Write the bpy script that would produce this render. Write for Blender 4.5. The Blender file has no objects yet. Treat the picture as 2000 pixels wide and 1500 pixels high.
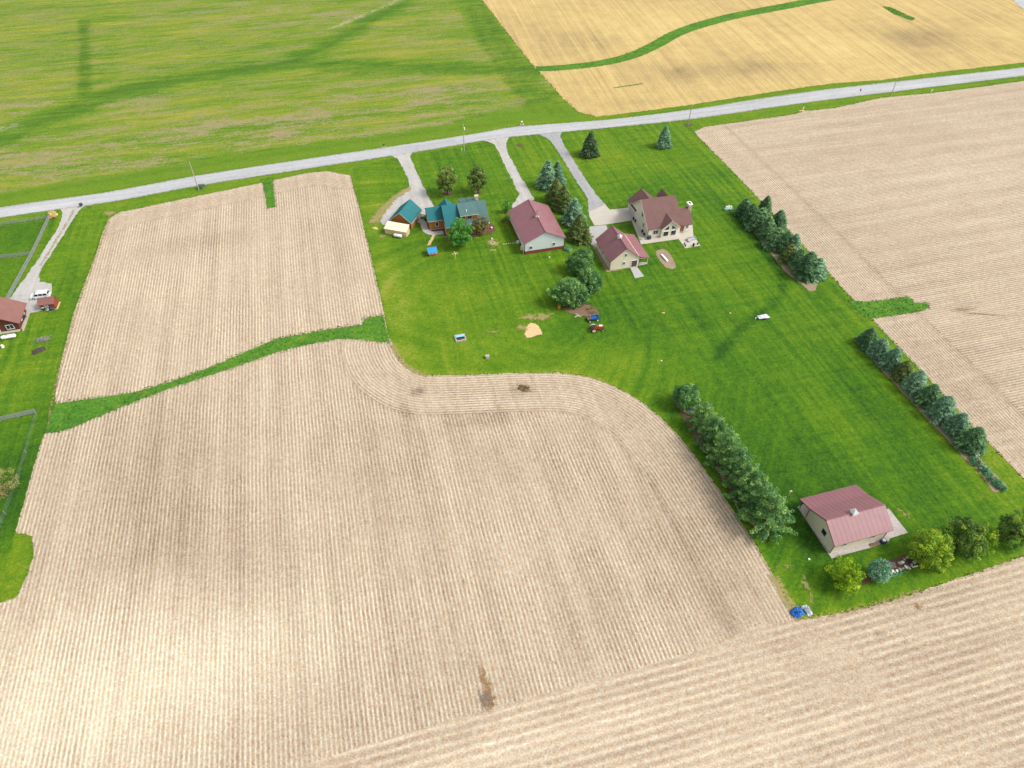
import bpy, math, random
import numpy as np
from mathutils import Vector, Matrix
from mathutils.geometry import delaunay_2d_cdt

scene = bpy.context.scene
col = scene.collection
R = math.radians

# ------------------------------------------------------------------ camera
CAM_H = 118.0            # drone height in metres
FPX = 1388.0             # focal length in pixels of a 2000 px wide frame
TILT = R(45)
cam = bpy.data.cameras.new('camera')
cam.sensor_width = 36.0
cam.lens = 36.0 * FPX / 2000.0
cam.clip_start = 1.0
cam.clip_end = 8000.0
cam_o = bpy.data.objects.new('camera', cam)
cam_o.location = (0, 0, CAM_H)
cam_o.rotation_euler = (math.pi / 2 - TILT, 0, 0)
col.objects.link(cam_o)
scene.camera = cam_o

# ------------------------------------------------------------------ light
SUN_AZ, SUN_EL = 99.0, 47.0          # azimuth clockwise from +Y, elevation
world = bpy.data.worlds.new('World')
scene.world = world
world.use_nodes = True
wn = world.node_tree
wn.nodes.clear()
w_out = wn.nodes.new('ShaderNodeOutputWorld')
w_bg = wn.nodes.new('ShaderNodeBackground')
w_sky = wn.nodes.new('ShaderNodeTexSky')
w_sky.sky_type = 'NISHITA'
w_sky.sun_disc = False
w_sky.sun_elevation = R(SUN_EL)
w_sky.sun_rotation = R(SUN_AZ)
w_sky.dust_density = 3.0
w_hs = wn.nodes.new('ShaderNodeHueSaturation')
w_hs.inputs['Saturation'].default_value = 0.20   # thin bright cloud
wn.links.new(w_sky.outputs[0], w_hs.inputs['Color'])
wn.links.new(w_hs.outputs[0], w_bg.inputs['Color'])
w_bg.inputs['Strength'].default_value = 0.15
wn.links.new(w_bg.outputs[0], w_out.inputs['Surface'])

sun = bpy.data.lights.new('sun', 'SUN')
sun.energy = 1.5
sun.angle = R(14)
sun.color = (1.0, 0.95, 0.87)
sun_o = bpy.data.objects.new('sun', sun)
sdir = Vector((math.sin(R(SUN_AZ)) * math.cos(R(SUN_EL)), math.cos(R(SUN_AZ)) * math.cos(R(SUN_EL)), math.sin(R(SUN_EL))))
sun_o.rotation_euler = sdir.to_track_quat('Z', 'Y').to_euler()
sun_o.location = (150, 100, 300)
col.objects.link(sun_o)

scene.view_settings.view_transform = 'Standard'
scene.view_settings.look = 'None'
scene.view_settings.gamma = 1.0
scene.view_settings.exposure = 0.68
scene.view_settings.use_curve_mapping = False
scene.cycles.max_bounces = 6

# ------------------------------------------------------------------ survey helpers
CT, ST = math.cos(TILT), math.sin(TILT)


def P(px, py, z=0.0):
    """survey: where the sight line through a photo point meets height z"""
    u, v = px - 1000.0, 750.0 - py
    d = (u, v * ST + FPX * CT, v * CT - FPX * ST)
    t = (z - CAM_H) / d[2]
    return (d[0] * t, d[1] * t, z)


GRID = R(14.6)                       # the property grid is turned against the camera axis
EX = np.array([math.cos(GRID), math.sin(GRID)])
EY = np.array([-math.sin(GRID), math.cos(GRID)])
NS = R(14.6)


def empty(name, loc, rz=0.0, label=None, cat=None, group=None):
    o = bpy.data.objects.new(name, None)
    o.empty_display_size = 0.5
    o.location = loc
    o.rotation_euler = (0, 0, rz)
    col.objects.link(o)
    tag(o, label, cat, group)
    return o


def tag(o, label=None, cat=None, group=None, kind=None):
    if label:
        o['label'] = label
    if cat:
        o['category'] = cat
    if group:
        o['group'] = group
    if kind:
        o['kind'] = kind
    return o


class MB:
    """collects shapes into one mesh"""

    def __init__(self):
        self.v, self.f, self.m = [], [], []

    def add(self, vs, fs, mi=0):
        n = len(self.v)
        self.v += [tuple(map(float, p)) for p in vs]
        self.f += [tuple(i + n for i in f) for f in fs]
        self.m += [mi] * len(fs)
        return self

    def box(self, c, s, rz=0.0, mi=0, rx=0.0, ry=0.0):
        hx, hy, hz = s[0] / 2, s[1] / 2, s[2] / 2
        M = Matrix.Rotation(rz, 3, 'Z') @ Matrix.Rotation(ry, 3, 'Y') @ Matrix.Rotation(rx, 3, 'X')
        vs = []
        for x, y, z in ((-1, -1, -1), (1, -1, -1), (1, 1, -1), (-1, 1, -1), (-1, -1, 1), (1, -1, 1), (1, 1, 1), (-1, 1, 1)):
            vs.append(Vector(c) + M @ Vector((x * hx, y * hy, z * hz)))
        return self.add(vs, [(0, 3, 2, 1), (4, 5, 6, 7), (0, 1, 5, 4), (1, 2, 6, 5), (2, 3, 7, 6), (3, 0, 4, 7)], mi)

    def span(self, x0, x1, y0, y1, z0, z1, mi=0):
        return self.box(((x0 + x1) / 2, (y0 + y1) / 2, (z0 + z1) / 2), (x1 - x0, y1 - y0, z1 - z0), 0, mi)

    def tube(self, a, b, r0, r1=None, n=8, mi=0, cap=True):
        r1 = r0 if r1 is None else r1
        a, b = Vector(a), Vector(b)
        q = (b - a).to_track_quat('Z', 'Y')
        vs = []
        for p, r in ((a, r0), (b, r1)):
            for k in range(n):
                t = 2 * math.pi * k / n
                vs.append(p + q @ Vector((r * math.cos(t), r * math.sin(t), 0)))
        fs = [(k, (k + 1) % n, n + (k + 1) % n, n + k) for k in range(n)]
        if cap:
            fs += [tuple(range(n - 1, -1, -1)), tuple(range(n, 2 * n))]
        return self.add(vs, fs, mi)

    def lathe(self, c, prof, n=14, axis='Z', mi=0, rz=0.0):
        """prof: list of (radius, height)"""
        vs, fs = [], []
        for r, h in prof:
            for k in range(n):
                t = 2 * math.pi * k / n
                p = Vector((r * math.cos(t), r * math.sin(t), h))
                if axis == 'X':
                    p = Vector((p.z, p.x, p.y))
                elif axis == 'Y':
                    p = Vector((p.x, p.z, p.y))
                p = Matrix.Rotation(rz, 3, 'Z') @ p
                vs.append(Vector(c) + p)
        for j in range(len(prof) - 1):
            for k in range(n):
                fs.append((j * n + k, j * n + (k + 1) % n, (j + 1) * n + (k + 1) % n, (j + 1) * n + k))
        fs += [tuple(range(n - 1, -1, -1)), tuple(range((len(prof) - 1) * n, len(prof) * n))]
        return self.add(vs, fs, mi)

    def extrude(self, pts, dvec, mi=0):
        """a planar outline pushed along dvec"""
        n = len(pts)
        d = Vector(dvec)
        vs = [Vector(p) for p in pts] + [Vector(p) + d for p in pts]
        fs = [tuple(range(n - 1, -1, -1)), tuple(range(n, 2 * n))]
        fs += [(k, (k + 1) % n, n + (k + 1) % n, n + k) for k in range(n)]
        return self.add(vs, fs, mi)

    def panel(self, a, b, c, d, t=0.14, mi=0, ribs=0.0, rib_h=0.022):
        """roof slab, top face a b (eave) c d (ridge)"""
        a, b, c, d = map(Vector, (a, b, c, d))
        dn = Vector((0, 0, -t))
        self.add([a, b, c, d, a + dn, b + dn, c + dn, d + dn],
                 [(0, 1, 2, 3), (7, 6, 5, 4), (0, 4, 5, 1), (1, 5, 6, 2), (2, 6, 7, 3), (3, 7, 4, 0)], mi)
        if ribs:
            L = (b - a).length
            n = int(L / ribs)
            nrm = (b - a).cross(d - a).normalized()
            if nrm.z < 0:
                nrm = -nrm
            ux = (b - a).normalized() * 0.018
            for k in range(1, n):
                s = k / n
                p, q = a.lerp(b, s), d.lerp(c, s)
                up = nrm * rib_h
                self.add([p - ux * 1.4, p + ux * 1.4, q + ux * 1.4, q - ux * 1.4, p - ux * .7 + up, p + ux * .7 + up, q + ux * .7 + up, q - ux * .7 + up],
                         [(4, 5, 6, 7), (0, 1, 5, 4), (1, 2, 6, 5), (2, 3, 7, 6), (3, 0, 4, 7)], mi)
        return self

    def build(self, name, mats, parent=None, smooth=False):
        me = bpy.data.meshes.new(name)
        me.from_pydata(self.v, [], self.f)
        if not isinstance(mats, (list, tuple)):
            mats = [mats]
        for m in mats:
            me.materials.append(m)
        me.polygons.foreach_set('material_index', self.m)
        if smooth:
            me.polygons.foreach_set('use_smooth', [True] * len(me.polygons))
        me.update()
        import bmesh
        bm = bmesh.new()
        bm.from_mesh(me)
        bmesh.ops.recalc_face_normals(bm, faces=bm.faces)
        bm.to_mesh(me)
        bm.free()
        o = bpy.data.objects.new(name, me)
        col.objects.link(o)
        if parent:
            o.parent = parent
        return o


# ------------------------------------------------------------------ material helpers
class NT:
    def __init__(self, name, rough=0.9):
        self.mat = bpy.data.materials.new(name)
        self.mat.use_nodes = True
        self.t = self.mat.node_tree
        self.bsdf = self.t.nodes['Principled BSDF']
        self.bsdf.inputs['Roughness'].default_value = rough
        self.bsdf.inputs['Specular IOR Level'].default_value = 0.2

    def new(self, k):
        return self.t.nodes.new(k)

    def put(self, sock, v):
        if isinstance(v, bpy.types.NodeSocket):
            self.t.links.new(v, sock)
        elif isinstance(v, (tuple, list)) and len(v) == 3 and sock.type == 'RGBA':
            sock.default_value = (*v, 1)
        else:
            sock.default_value = v

    def math(self, op, a, b=0.0, c=0.0, clamp=False):
        n = self.new('ShaderNodeMath')
        n.operation = op
        n.use_clamp = clamp
        self.put(n.inputs[0], a)
        self.put(n.inputs[1], b)
        self.put(n.inputs[2], c)
        return n.outputs[0]

    def add(self, *a):
        r = a[0]
        for x in a[1:]:
            r = self.math('ADD', r, x)
        return r

    def mul(self, a, b):
        return self.math('MULTIPLY', a, b)

    def vmath(self, op, a, b=(0, 0, 0)):
        n = self.new('ShaderNodeVectorMath')
        n.operation = op
        self.put(n.inputs[0], a)
        self.put(n.inputs[1], b)
        return n

    def pos(self):
        return self.new('ShaderNodeNewGeometry').outputs['Position']

    def obj(self):
        return self.new('ShaderNodeTexCoord').outputs['Object']

    def attr(self, name):
        n = self.new('ShaderNodeAttribute')
        n.attribute_name = name
        return n.outputs['Fac']

    def rnd(self):
        return self.new('ShaderNodeObjectInfo').outputs['Random']

    def comb(self, x, y, z=0.0):
        n = self.new('ShaderNodeCombineXYZ')
        self.put(n.inputs[0], x)
        self.put(n.inputs[1], y)
        self.put(n.inputs[2], z)
        return n.outputs[0]

    def sep(self, v):
        n = self.new('ShaderNodeSeparateXYZ')
        self.put(n.inputs[0], v)
        return n.outputs

    def noise(self, vec, scale, detail=3.0, rough=0.55, dist=0.0):
        n = self.new('ShaderNodeTexNoise')
        self.put(n.inputs['Vector'], vec)
        n.inputs['Scale'].default_value = scale
        n.inputs['Detail'].default_value = detail
        n.inputs['Roughness'].default_value = rough
        n.inputs['Distortion'].default_value = dist
        return n.outputs[0]

    def nz(self, vec, scale, detail=3.0, rough=0.55):      # centred on zero, about -1..1
        return self.math('MULTIPLY_ADD', self.noise(vec, scale, detail, rough), 3.0, -1.5)

    def ramp(self, fac, stops, interp='LINEAR'):
        n = self.new('ShaderNodeValToRGB')
        n.color_ramp.interpolation = interp
        e = n.color_ramp.elements
        while len(e) < len(stops):
            e.new(0.5)
        for k, (p, c) in enumerate(stops):
            e[k].position = p
            e[k].color = (*c, 1)
        self.put(n.inputs[0], fac)
        return n.outputs[0]

    def mix(self, f, a, b):
        n = self.new('ShaderNodeMix')
        n.data_type = 'RGBA'
        self.put(n.inputs['Factor'], f)
        self.put(n.inputs[6], a)
        self.put(n.inputs[7], b)
        return n.outputs[2]

    def gain(self, c, k):                                  # colour times a number
        n = self.vmath('SCALE', c)
        self.put(n.inputs['Scale'], k)
        return n.outputs[0]

    def smooth(self, x, a, b):
        n = self.new('ShaderNodeMapRange')
        n.interpolation_type = 'SMOOTHSTEP'
        self.put(n.inputs['Value'], x)
        n.inputs['From Min'].default_value = a
        n.inputs['From Max'].default_value = b
        return n.outputs[0]

    def cosw(self, x, period):
        return self.math('COSINE', self.mul(x, 2 * math.pi / period))

    def bump(self, h, dist=0.1, strength=0.5):
        n = self.new('ShaderNodeBump')
        n.inputs['Distance'].default_value = dist
        n.inputs['Strength'].default_value = strength
        self.put(n.inputs['Height'], h)
        self.t.links.new(n.outputs[0], self.bsdf.inputs['Normal'])

    def color(self, c):
        self.put(self.bsdf.inputs['Base Color'], c)
        return self


def plain(name, c, rough=0.6, var=0.12, scale=1.5, spec=0.3, metal=0.0):
    n = NT(name, rough)
    n.bsdf.inputs['Specular IOR Level'].default_value = spec
    n.bsdf.inputs['Metallic'].default_value = metal
    k = n.math('MULTIPLY_ADD', n.nz(n.pos(), scale, 4, 0.6), var, 1.0)
    n.color(n.gain(c, k))
    return n.mat


# ---- ground covers
def make_lawn(name, stripe_rot, period, amp, shift=0.0, mown=False):
    n = NT(name, 0.95)
    p = n.pos()
    x, y, _ = n.sep(p)
    ca, sa = math.cos(stripe_rot), math.sin(stripe_rot)
    across = n.add(n.mul(x, ca), n.mul(y, sa))
    along = n.add(n.mul(x, -sa), n.mul(y, ca))
    stripe = n.noise(n.comb(n.mul(across, 1.0 / period), n.mul(along, 0.02)), 1.0, 2, 0.6)
    stripe2 = n.noise(n.comb(n.mul(across, 0.03), n.mul(along, 0.9 / period)), 1.0, 2, 0.6)
    sv = n.add(n.mul(n.math('MULTIPLY_ADD', stripe, 3, -1.5), amp), n.mul(n.math('MULTIPLY_ADD', stripe2, 3, -1.5), amp * 0.55))
    if mown:      # rounds driven with the mower along the crooked sides
        arc = n.noise(n.comb(n.mul(n.attr('round'), 1.0 / period), n.mul(n.noise(p, 0.05, 1), 1.5)), 1.0, 2, 0.6)
        av = n.mul(n.math('MULTIPLY_ADD', arc, 3, -1.5), amp * 1.1)
        z = n.attr('rounds')
        sv = n.add(n.mul(sv, n.math('SUBTRACT', 1.0, z)), n.mul(av, z))
    t = n.add(n.attr('tone'), shift, sv,
              n.mul(n.nz(p, 0.035, 3), 0.10),
              n.mul(n.nz(p, 0.16, 4, 0.7), 0.14),
              n.mul(n.nz(p, 0.6, 4, 0.78), 0.26),
              n.mul(n.nz(p, 1.7, 2, 0.7), 0.26))
    c = n.ramp(t, [(0.0, (.018, .068, .004)), (0.28, (.042, .122, .0045)), (0.52, (.076, .170, .0050)), (0.76, (.130, .215, .008)), (1.0, (.225, .255, .032))])
    hue = n.noise(p, 0.09, 4, 0.7)
    c = n.mix(n.mul(n.smooth(hue, 0.50, 0.72), 0.40), c, n.vmath('MULTIPLY', c, (1.40, 1.06, 1.0)).outputs[0])
    c = n.mix(n.mul(n.smooth(hue, 0.48, 0.28), 0.40), c, n.vmath('MULTIPLY', c, (0.70, 0.97, 1.5)).outputs[0])
    dry = n.smooth(n.noise(p, 0.45, 5, 0.75), 0.62, 0.76)
    c = n.mix(n.mul(dry, 0.25), c, (.21, .21, .05))
    blade = n.noise(p, 4.0, 3, 0.75)
    c = n.gain(c, n.math('MULTIPLY_ADD', blade, 0.9, 0.55))
    n.color(c)
    n.bump(n.add(blade, n.noise(p, 1.3, 3)), 0.2, 0.7)
    return n.mat


M = {}
M['lawn'] = make_lawn('lawn_grass', NS, 1.5, 0.28, 0.02, True)
M['lawn_light'] = make_lawn('mown_side_lawn', NS, 1.7, 0.28, 0.10)
M['pasture'] = make_lawn('grazed_pasture', NS, 2.5, 0.05)
M['verge'] = make_lawn('verge_grass', NS + math.pi / 2, 2.0, 0.10, 0.22)


def make_tallgrass():
    n = NT('tall_rough_grass', 0.95)
    p = n.pos()
    t = n.add(0.50, n.mul(n.nz(p, 0.10, 3), 0.25), n.mul(n.nz(p, 0.45, 4, 0.75), 0.45), n.mul(n.nz(p, 1.5, 3, 0.7), 0.35))
    c = n.ramp(t, [(0.0, (.030, .105, .014)), (0.4, (.055, .165, .016)), (0.7, (.090, .215, .018)), (1, (.17, .27, .025))])
    hue = n.noise(p, 0.25, 4, 0.7)
    c = n.mix(n.mul(n.smooth(hue, 0.54, 0.72), 0.6), c, (.17, .22, .025))
    n.color(c)
    n.bump(n.noise(p, 1.6, 4), 0.4, 0.7)
    return n.mat


M['tall'] = make_tallgrass()


def patch(n, p, px, py, rx, ry, rot=0.0, wob=0.6, soft=1.0):
    """mask of a lighter or darker patch on the ground round a surveyed point, with a ragged rim"""
    x0, y0, _ = P(px, py)
    d = n.vmath('SUBTRACT', p, (x0, y0, 0)).outputs[0]
    x, y, _ = n.sep(d)
    ca, sa = math.cos(rot), math.sin(rot)
    u = n.mul(n.add(n.mul(x, ca), n.mul(y, sa)), 1.0 / rx)
    v = n.mul(n.add(n.mul(x, -sa), n.mul(y, ca)), 1.0 / ry)
    r = n.math('SQRT', n.add(n.mul(u, u), n.mul(v, v)))
    r = n.add(r, n.mul(n.nz(p, 1.6 / min(rx, ry), 3), 0.3 * wob))
    return n.math('SUBTRACT', 1.0, n.smooth(r, max(0.0, 1.0 - soft), 1.0 + 0.3 * soft))


def make_stubble(name, head_w, bright=1.0, row=0.762, patches=(), pair=0.0, amp=0.30, zone=None):
    n = NT(name, 0.95)
    p = n.pos()
    rs, rd, al = n.attr('across'), n.attr('edge'), n.attr('along')
    hm = n.math('LESS_THAN', n.add(rd, n.mul(n.nz(p, 0.5, 2), 0.35)), head_w)
    r = n.add(n.mul(rs, n.math('SUBTRACT', 1.0, hm)), n.mul(rd, hm))
    r = n.add(r, n.mul(n.nz(p, 0.12, 2), 0.10), n.mul(n.nz(p, 1.4, 2), 0.06))
    wave = n.math('MULTIPLY_ADD', n.math('POWER', n.math('MULTIPLY_ADD', n.cosw(r, row), .5, .5), 1.6), 2.2, -0.9)
    a = n.math('MULTIPLY_ADD', n.noise(p, 0.06, 3, 0.6), 1.7, -0.25, clamp=True)
    a = n.mul(a, n.math('MULTIPLY_ADD', n.noise(p, 0.75, 3, 0.7), 2.4, -0.35))
    if zone:
        zx, zy, zr = zone
        zm = patch(n, p, zx, zy, zr, zr * 0.8, 0, 0.8, 0.5)
        a = n.mul(a, n.math('MULTIPLY_ADD', zm, -0.85, 1.0))
    streak = n.noise(n.comb(n.mul(rs, 0.62), n.mul(al, 0.025)), 1.0, 3, 0.65)
    passes = n.cosw(r, 9.14)
    rim = n.math('SUBTRACT', 1.0, n.smooth(n.math('ABSOLUTE', n.math('SUBTRACT', rd, head_w)), 0.2, 1.3))
    t = n.add(0.50, n.mul(wave, n.mul(a, amp)),
              n.mul(n.math('MULTIPLY_ADD', streak, 2, -1), 0.20),
              n.mul(passes, 0.03), n.mul(rim, n.math('MULTIPLY_ADD', n.noise(p, 0.3, 3, .7), -0.30, 0.08)),
              n.mul(n.nz(p, 0.022, 4, 0.6), 0.07),
              n.mul(n.nz(p, 0.18, 4, 0.7), 0.08),
              n.mul(n.nz(p, 1.1, 4, 0.75), 0.27),
              n.mul(n.nz(p, 3.2, 3, 0.75), 0.36),
              n.mul(n.nz(p, 8.0, 2, 0.7), 0.28))
    if pair:
        t = n.add(t, n.mul(n.cosw(r, 2 * row), pair))
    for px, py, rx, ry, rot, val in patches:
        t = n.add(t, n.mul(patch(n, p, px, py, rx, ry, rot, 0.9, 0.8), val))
    c = n.ramp(t, [(0.0, (.175, .126, .090)), (0.28, (.310, .238, .175)), (0.52, (.425, .342, .256)), (0.78, (.545, .458, .345)), (1.0, (.70, .62, .48))])
    # reddish and greyish drift of the residue
    hue = n.noise(p, 0.35, 4, 0.7)
    c = n.mix(n.mul(n.smooth(hue, 0.52, 0.75), 0.45), c, n.gain(c, 0.90))
    tint = n.mix(n.smooth(n.noise(p, 1.1, 4, 0.75), .35, .65), (1.05, 0.985, 0.90), (0.95, 1.0, 1.02))
    c = n.vmath('MULTIPLY', c, tint).outputs[0]
    n.color(n.vmath('MULTIPLY', c, (0.985 * bright, 0.980 * bright, 0.970 * bright)).outputs[0])
    n.bump(n.add(n.mul(n.mul(wave, a), 0.3), n.noise(p, 3, 4, .7)), 0.10, 0.6)
    return n.mat


def make_hay():
    n = NT('hay_meadow', 0.95)
    p = n.pos()
    x, y, _ = n.sep(p)
    ac = n.add(n.mul(x, float(EY[0])), n.mul(y, float(EY[1])))
    al = n.add(n.mul(x, float(EX[0])), n.mul(y, float(EX[1])))
    ac = n.add(ac, n.mul(n.nz(p, 0.02, 2), 2.5))
    s1 = n.noise(n.comb(n.mul(ac, 0.11), n.mul(al, 0.012)), 1.0, 9, 0.80)
    s2 = n.noise(n.comb(n.mul(ac, 0.50), n.mul(al, 0.050)), 1.0, 6, 0.78)
    blotch = n.noise(n.comb(n.mul(ac, 0.16), n.mul(al, 0.035)), 1.0, 6, 0.78)
    grain = n.add(n.mul(n.nz(p, 0.35, 5, 0.78), 0.15), n.mul(n.nz(p, 1.1, 3, 0.75), 0.24))
    gr = n.smooth(n.add(n.attr('green'), n.mul(n.nz(p, 0.06, 5, 0.78), 0.35)), 0.18, 0.85)
    dry = n.add(n.math('MULTIPLY_ADD', s1, 2.0, -0.58), n.mul(n.math('MULTIPLY_ADD', s2, 2, -1), 0.62), grain, n.mul(gr, -0.34))
    c = n.ramp(dry, [(0.0, (.058, .138, .010)), (0.2, (.092, .180, .010)), (0.42, (.140, .210, .016)), (0.64, (.225, .240, .024)), (1.0, (.315, .285, .060))])
    # thin worn streaks where the soil and dead stems show
    worn = n.mul(n.smooth(n.add(blotch, n.mul(grain, .45), n.mul(gr, -.16)), 0.465, 0.60), n.math('MULTIPLY_ADD', n.attr('worn'), 1.0, .15, clamp=True))
    c = n.mix(worn, c, n.mix(n.noise(p, .6, 4, .75), (.17, .155, .060), (.345, .285, .155)))
    c = n.mix(n.mul(n.smooth(n.add(n.attr('verge'), n.mul(n.nz(p, 0.12, 4, .75), .25)), .3, .8), .85), c, n.mix(n.noise(p, .25, 4, .75), (.075, .165, .008), (.135, .225, .010)))
    trk = n.mul(n.attr('track'), n.smooth(n.noise(p, 0.3, 4, 0.7), .3, .6))
    c = n.mix(n.mul(trk, 0.55), c, n.gain(c, 0.66))
    bare = n.mul(n.attr('bare'), n.smooth(n.noise(p, 0.25, 4, 0.7), 0.36, 0.58))
    c = n.mix(bare, c, (.40, .34, .24))
    c = n.gain(c, n.math('MULTIPLY_ADD', n.noise(p, 1.5, 4, 0.75), 1.1, 0.45))
    n.color(c)
    n.bump(n.noise(p, 1.0, 4), 0.35, 0.6)
    return n.mat


def make_wheat():
    n = NT('ripe_wheat', 0.95)
    p = n.pos()
    x, y, _ = n.sep(p)
    a0 = R(10.0)
    ac = n.add(n.mul(x, math.cos(a0)), n.mul(y, math.sin(a0)))
    al = n.add(n.mul(x, -math.sin(a0)), n.mul(y, math.cos(a0)))
    s = n.noise(n.comb(n.mul(ac, 0.45), n.mul(al, 0.008)), 1.0, 4, 0.7)
    s2 = n.noise(n.comb(n.mul(ac, 1.6), n.mul(al, 0.02)), 1.0, 2, 0.6)
    big = n.nz(p, 0.016, 5, 0.68)
    t = n.add(0.52, n.mul(n.math('MULTIPLY_ADD', s, 2, -1), 0.42), n.mul(n.math('MULTIPLY_ADD', s2, 2, -1), 0.20),
              n.mul(big, 0.20), n.mul(n.nz(p, 0.16, 4, 0.7), 0.16), n.mul(n.nz(p, 1.3, 3, 0.75), 0.22), n.mul(n.attr('tone'), 0.3))
    c = n.ramp(t, [(0.0, (.210, .150, .070)), (0.3, (.345, .255, .115)), (0.55, (.470, .345, .140)), (0.8, (.560, .430, .185)), (1.0, (.64, .52, .26))])
    n.color(c)
    n.bump(n.noise(p, 1.5, 4), 0.25, 0.6)
    return n.mat


def make_paving(name, c0, c1, sc=1.2, streak=0.0, rot=0.0):
    n = NT(name, 0.9)
    p = n.pos()
    t = n.add(0.5, n.mul(n.nz(p, sc, 4, 0.65), 0.25), n.mul(n.nz(p, sc * 6, 3, 0.7), 0.2), n.mul(n.nz(p, sc * 0.12, 3), 0.2))
    if streak:
        x, y, _ = n.sep(p)
        ac = n.add(n.mul(x, -math.sin(rot)), n.mul(y, math.cos(rot)))
        al = n.add(n.mul(x, math.cos(rot)), n.mul(y, math.sin(rot)))
        t = n.add(t, n.mul(n.math('MULTIPLY_ADD', n.noise(n.comb(ac, n.mul(al, 0.02)), 0.8, 3), 2, -1), streak))
    n.color(n.ramp(t, [(0.0, c0), (1.0, c1)]))
    n.bump(n.noise(p, 8, 3), 0.02, 0.4)
    return n.mat


M['road'] = make_paving('chip_seal_road', (.27, .275, .285), (.49, .495, .50), 0.7, 0.60, R(14.5))
M['gravel'] = make_paving('pale_gravel', (.26, .25, .235), (.54, .52, .49), 0.9, 0.35, R(104))
M['asphalt'] = make_paving('worn_asphalt_drive', (.22, .22, .225), (.42, .42, .42), 1.0, 0.4, R(100))
M['concrete'] = make_paving('concrete_slab', (.40, .37, .31), (.54, .50, .43), 0.5)
M['walk'] = make_paving('grey_walk', (.33, .32, .31), (.48, .465, .45), 1.0)
M['mulch'] = make_paving('bark_mulch', (.060, .034, .022), (.19, .11, .07), 2.0)
M['mulch_pale'] = make_paving('weathered_mulch', (.15, .115, .075), (.40, .31, .20), 1.5)
M['sand'] = make_paving('bare_sand', (.46, .31, .15), (.70, .50, .27), 1.0)
M['straw'] = make_paving('dead_grass', (.20, .19, .05), (.46, .37, .16), 1.5)
M['earth'] = make_paving('reddish_earth', (.12, .070, .045), (.27, .17, .11), 1.5)

M['rust'] = make_paving('rusty_residue', (.16, .080, .028), (.40, .25, .11), 2.0)
M['wheat'] = make_wheat()
M['hay'] = make_hay()


# ------------------------------------------------------------------ ground sheets
rng = np.random.default_rng(7)


def world_poly(pts):
    return np.array([P(*p)[:2] for p in pts])


def ragged(poly, step=0.9, amp=0.15, seed=1):
    g = np.random.default_rng(seed)
    out = []
    for k in range(len(poly)):
        a, b = poly[k], poly[(k + 1) % len(poly)]
        d = b - a
        L = np.hypot(*d)
        n = int(min(max(1, L / step), 900))
        nrm = np.array([-d[1], d[0]]) / max(L, 1e-6)
        for j in range(n):
            q = a + d * j / n
            if j or True:
                q = q + nrm * g.normal(0, amp)
            out.append(q)
    return np.array(out)


def smooth_line(pts, n=8):
    """Catmull-Rom through the points"""
    pts = np.asarray(pts, float)
    out = []
    for i in range(len(pts) - 1):
        p0, p1, p2, p3 = pts[max(i - 1, 0)], pts[i], pts[i + 1], pts[min(i + 2, len(pts) - 1)]
        for k in range(n):
            t = k / n
            out.append(0.5 * ((2 * p1) + (-p0 + p2) * t + (2 * p0 - 5 * p1 + 4 * p2 - p3) * t * t + (-p0 + 3 * p1 - 3 * p2 + p3) * t ** 3))
    out.append(pts[-1])
    return np.array(out)


def inside(poly, pts):
    x, y = pts[:, 0], pts[:, 1]
    r = np.zeros(len(pts), bool)
    n = len(poly)
    for i in range(n):
        x1, y1 = poly[i]
        x2, y2 = poly[(i + 1) % n]
        if y1 == y2:
            continue
        c = ((y1 > y) != (y2 > y)) & (x < (x2 - x1) * (y - y1) / (y2 - y1) + x1)
        r ^= c
    return r


def line_dist(line, pts):
    best = np.full(len(pts), 1e9)
    for i in range(len(line) - 1):
        a, b = line[i], line[i + 1]
        d = b - a
        t = np.clip(((pts - a) @ d) / max(d @ d, 1e-9), 0, 1)
        q = a + t[:, None] * d
        best = np.minimum(best, np.hypot(*(pts - q).T))
    return best


def sheet(name, poly, z, mat, res=0.0, attrs=None, kind='structure', label=None, cat=None, thick=0.0):
    poly = np.asarray(poly, float)
    n = len(poly)
    pts = [tuple(p) for p in poly]
    if res:
        lo, hi = poly.min(0), poly.max(0)
        gx, gy = np.meshgrid(np.arange(lo[0], hi[0], res), np.arange(lo[1], hi[1], res))
        g = np.stack([gx.ravel(), gy.ravel()], 1)
        g += rng.uniform(-.2, .2, g.shape) * res
        g = g[inside(poly, g)]
        pts += [tuple(p) for p in g]
    r = delaunay_2d_cdt([Vector(p) for p in pts], [(i, (i + 1) % n) for i in range(n)], [], 1, 1e-5)
    v2 = np.array([tuple(v) for v in r[0]])
    faces = [tuple(f) for f in r[2]]
    me = bpy.data.meshes.new(name)
    v3 = [(x, y, z) for x, y in v2]
    if thick:                                   # a slab with real edges
        m = len(v3)
        v3 = v3 + [(x, y, z - thick) for x, y in v2]
        cnt = {}
        for f in faces:
            for k in range(len(f)):
                e = (f[k], f[(k + 1) % len(f)])
                cnt[tuple(sorted(e))] = cnt.get(tuple(sorted(e)), []) + [e]
        sides = [(e[0][1], e[0][0], e[0][0] + m, e[0][1] + m) for e in cnt.values() if len(e) == 1]
        faces = faces + sides
    me.from_pydata(v3, [], faces)
    me.materials.append(mat)
    for k, fn in (attrs or {}).items():
        a = me.attributes.new(k, 'FLOAT', 'POINT')
        vals = fn(v2)
        if thick:
            vals = np.concatenate([vals, vals])
        a.data.foreach_set('value', np.asarray(vals, np.float32))
    me.update()
    o = bpy.data.objects.new(name, me)
    col.objects.link(o)
    tag(o, label, cat, None, kind)
    return o


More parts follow.
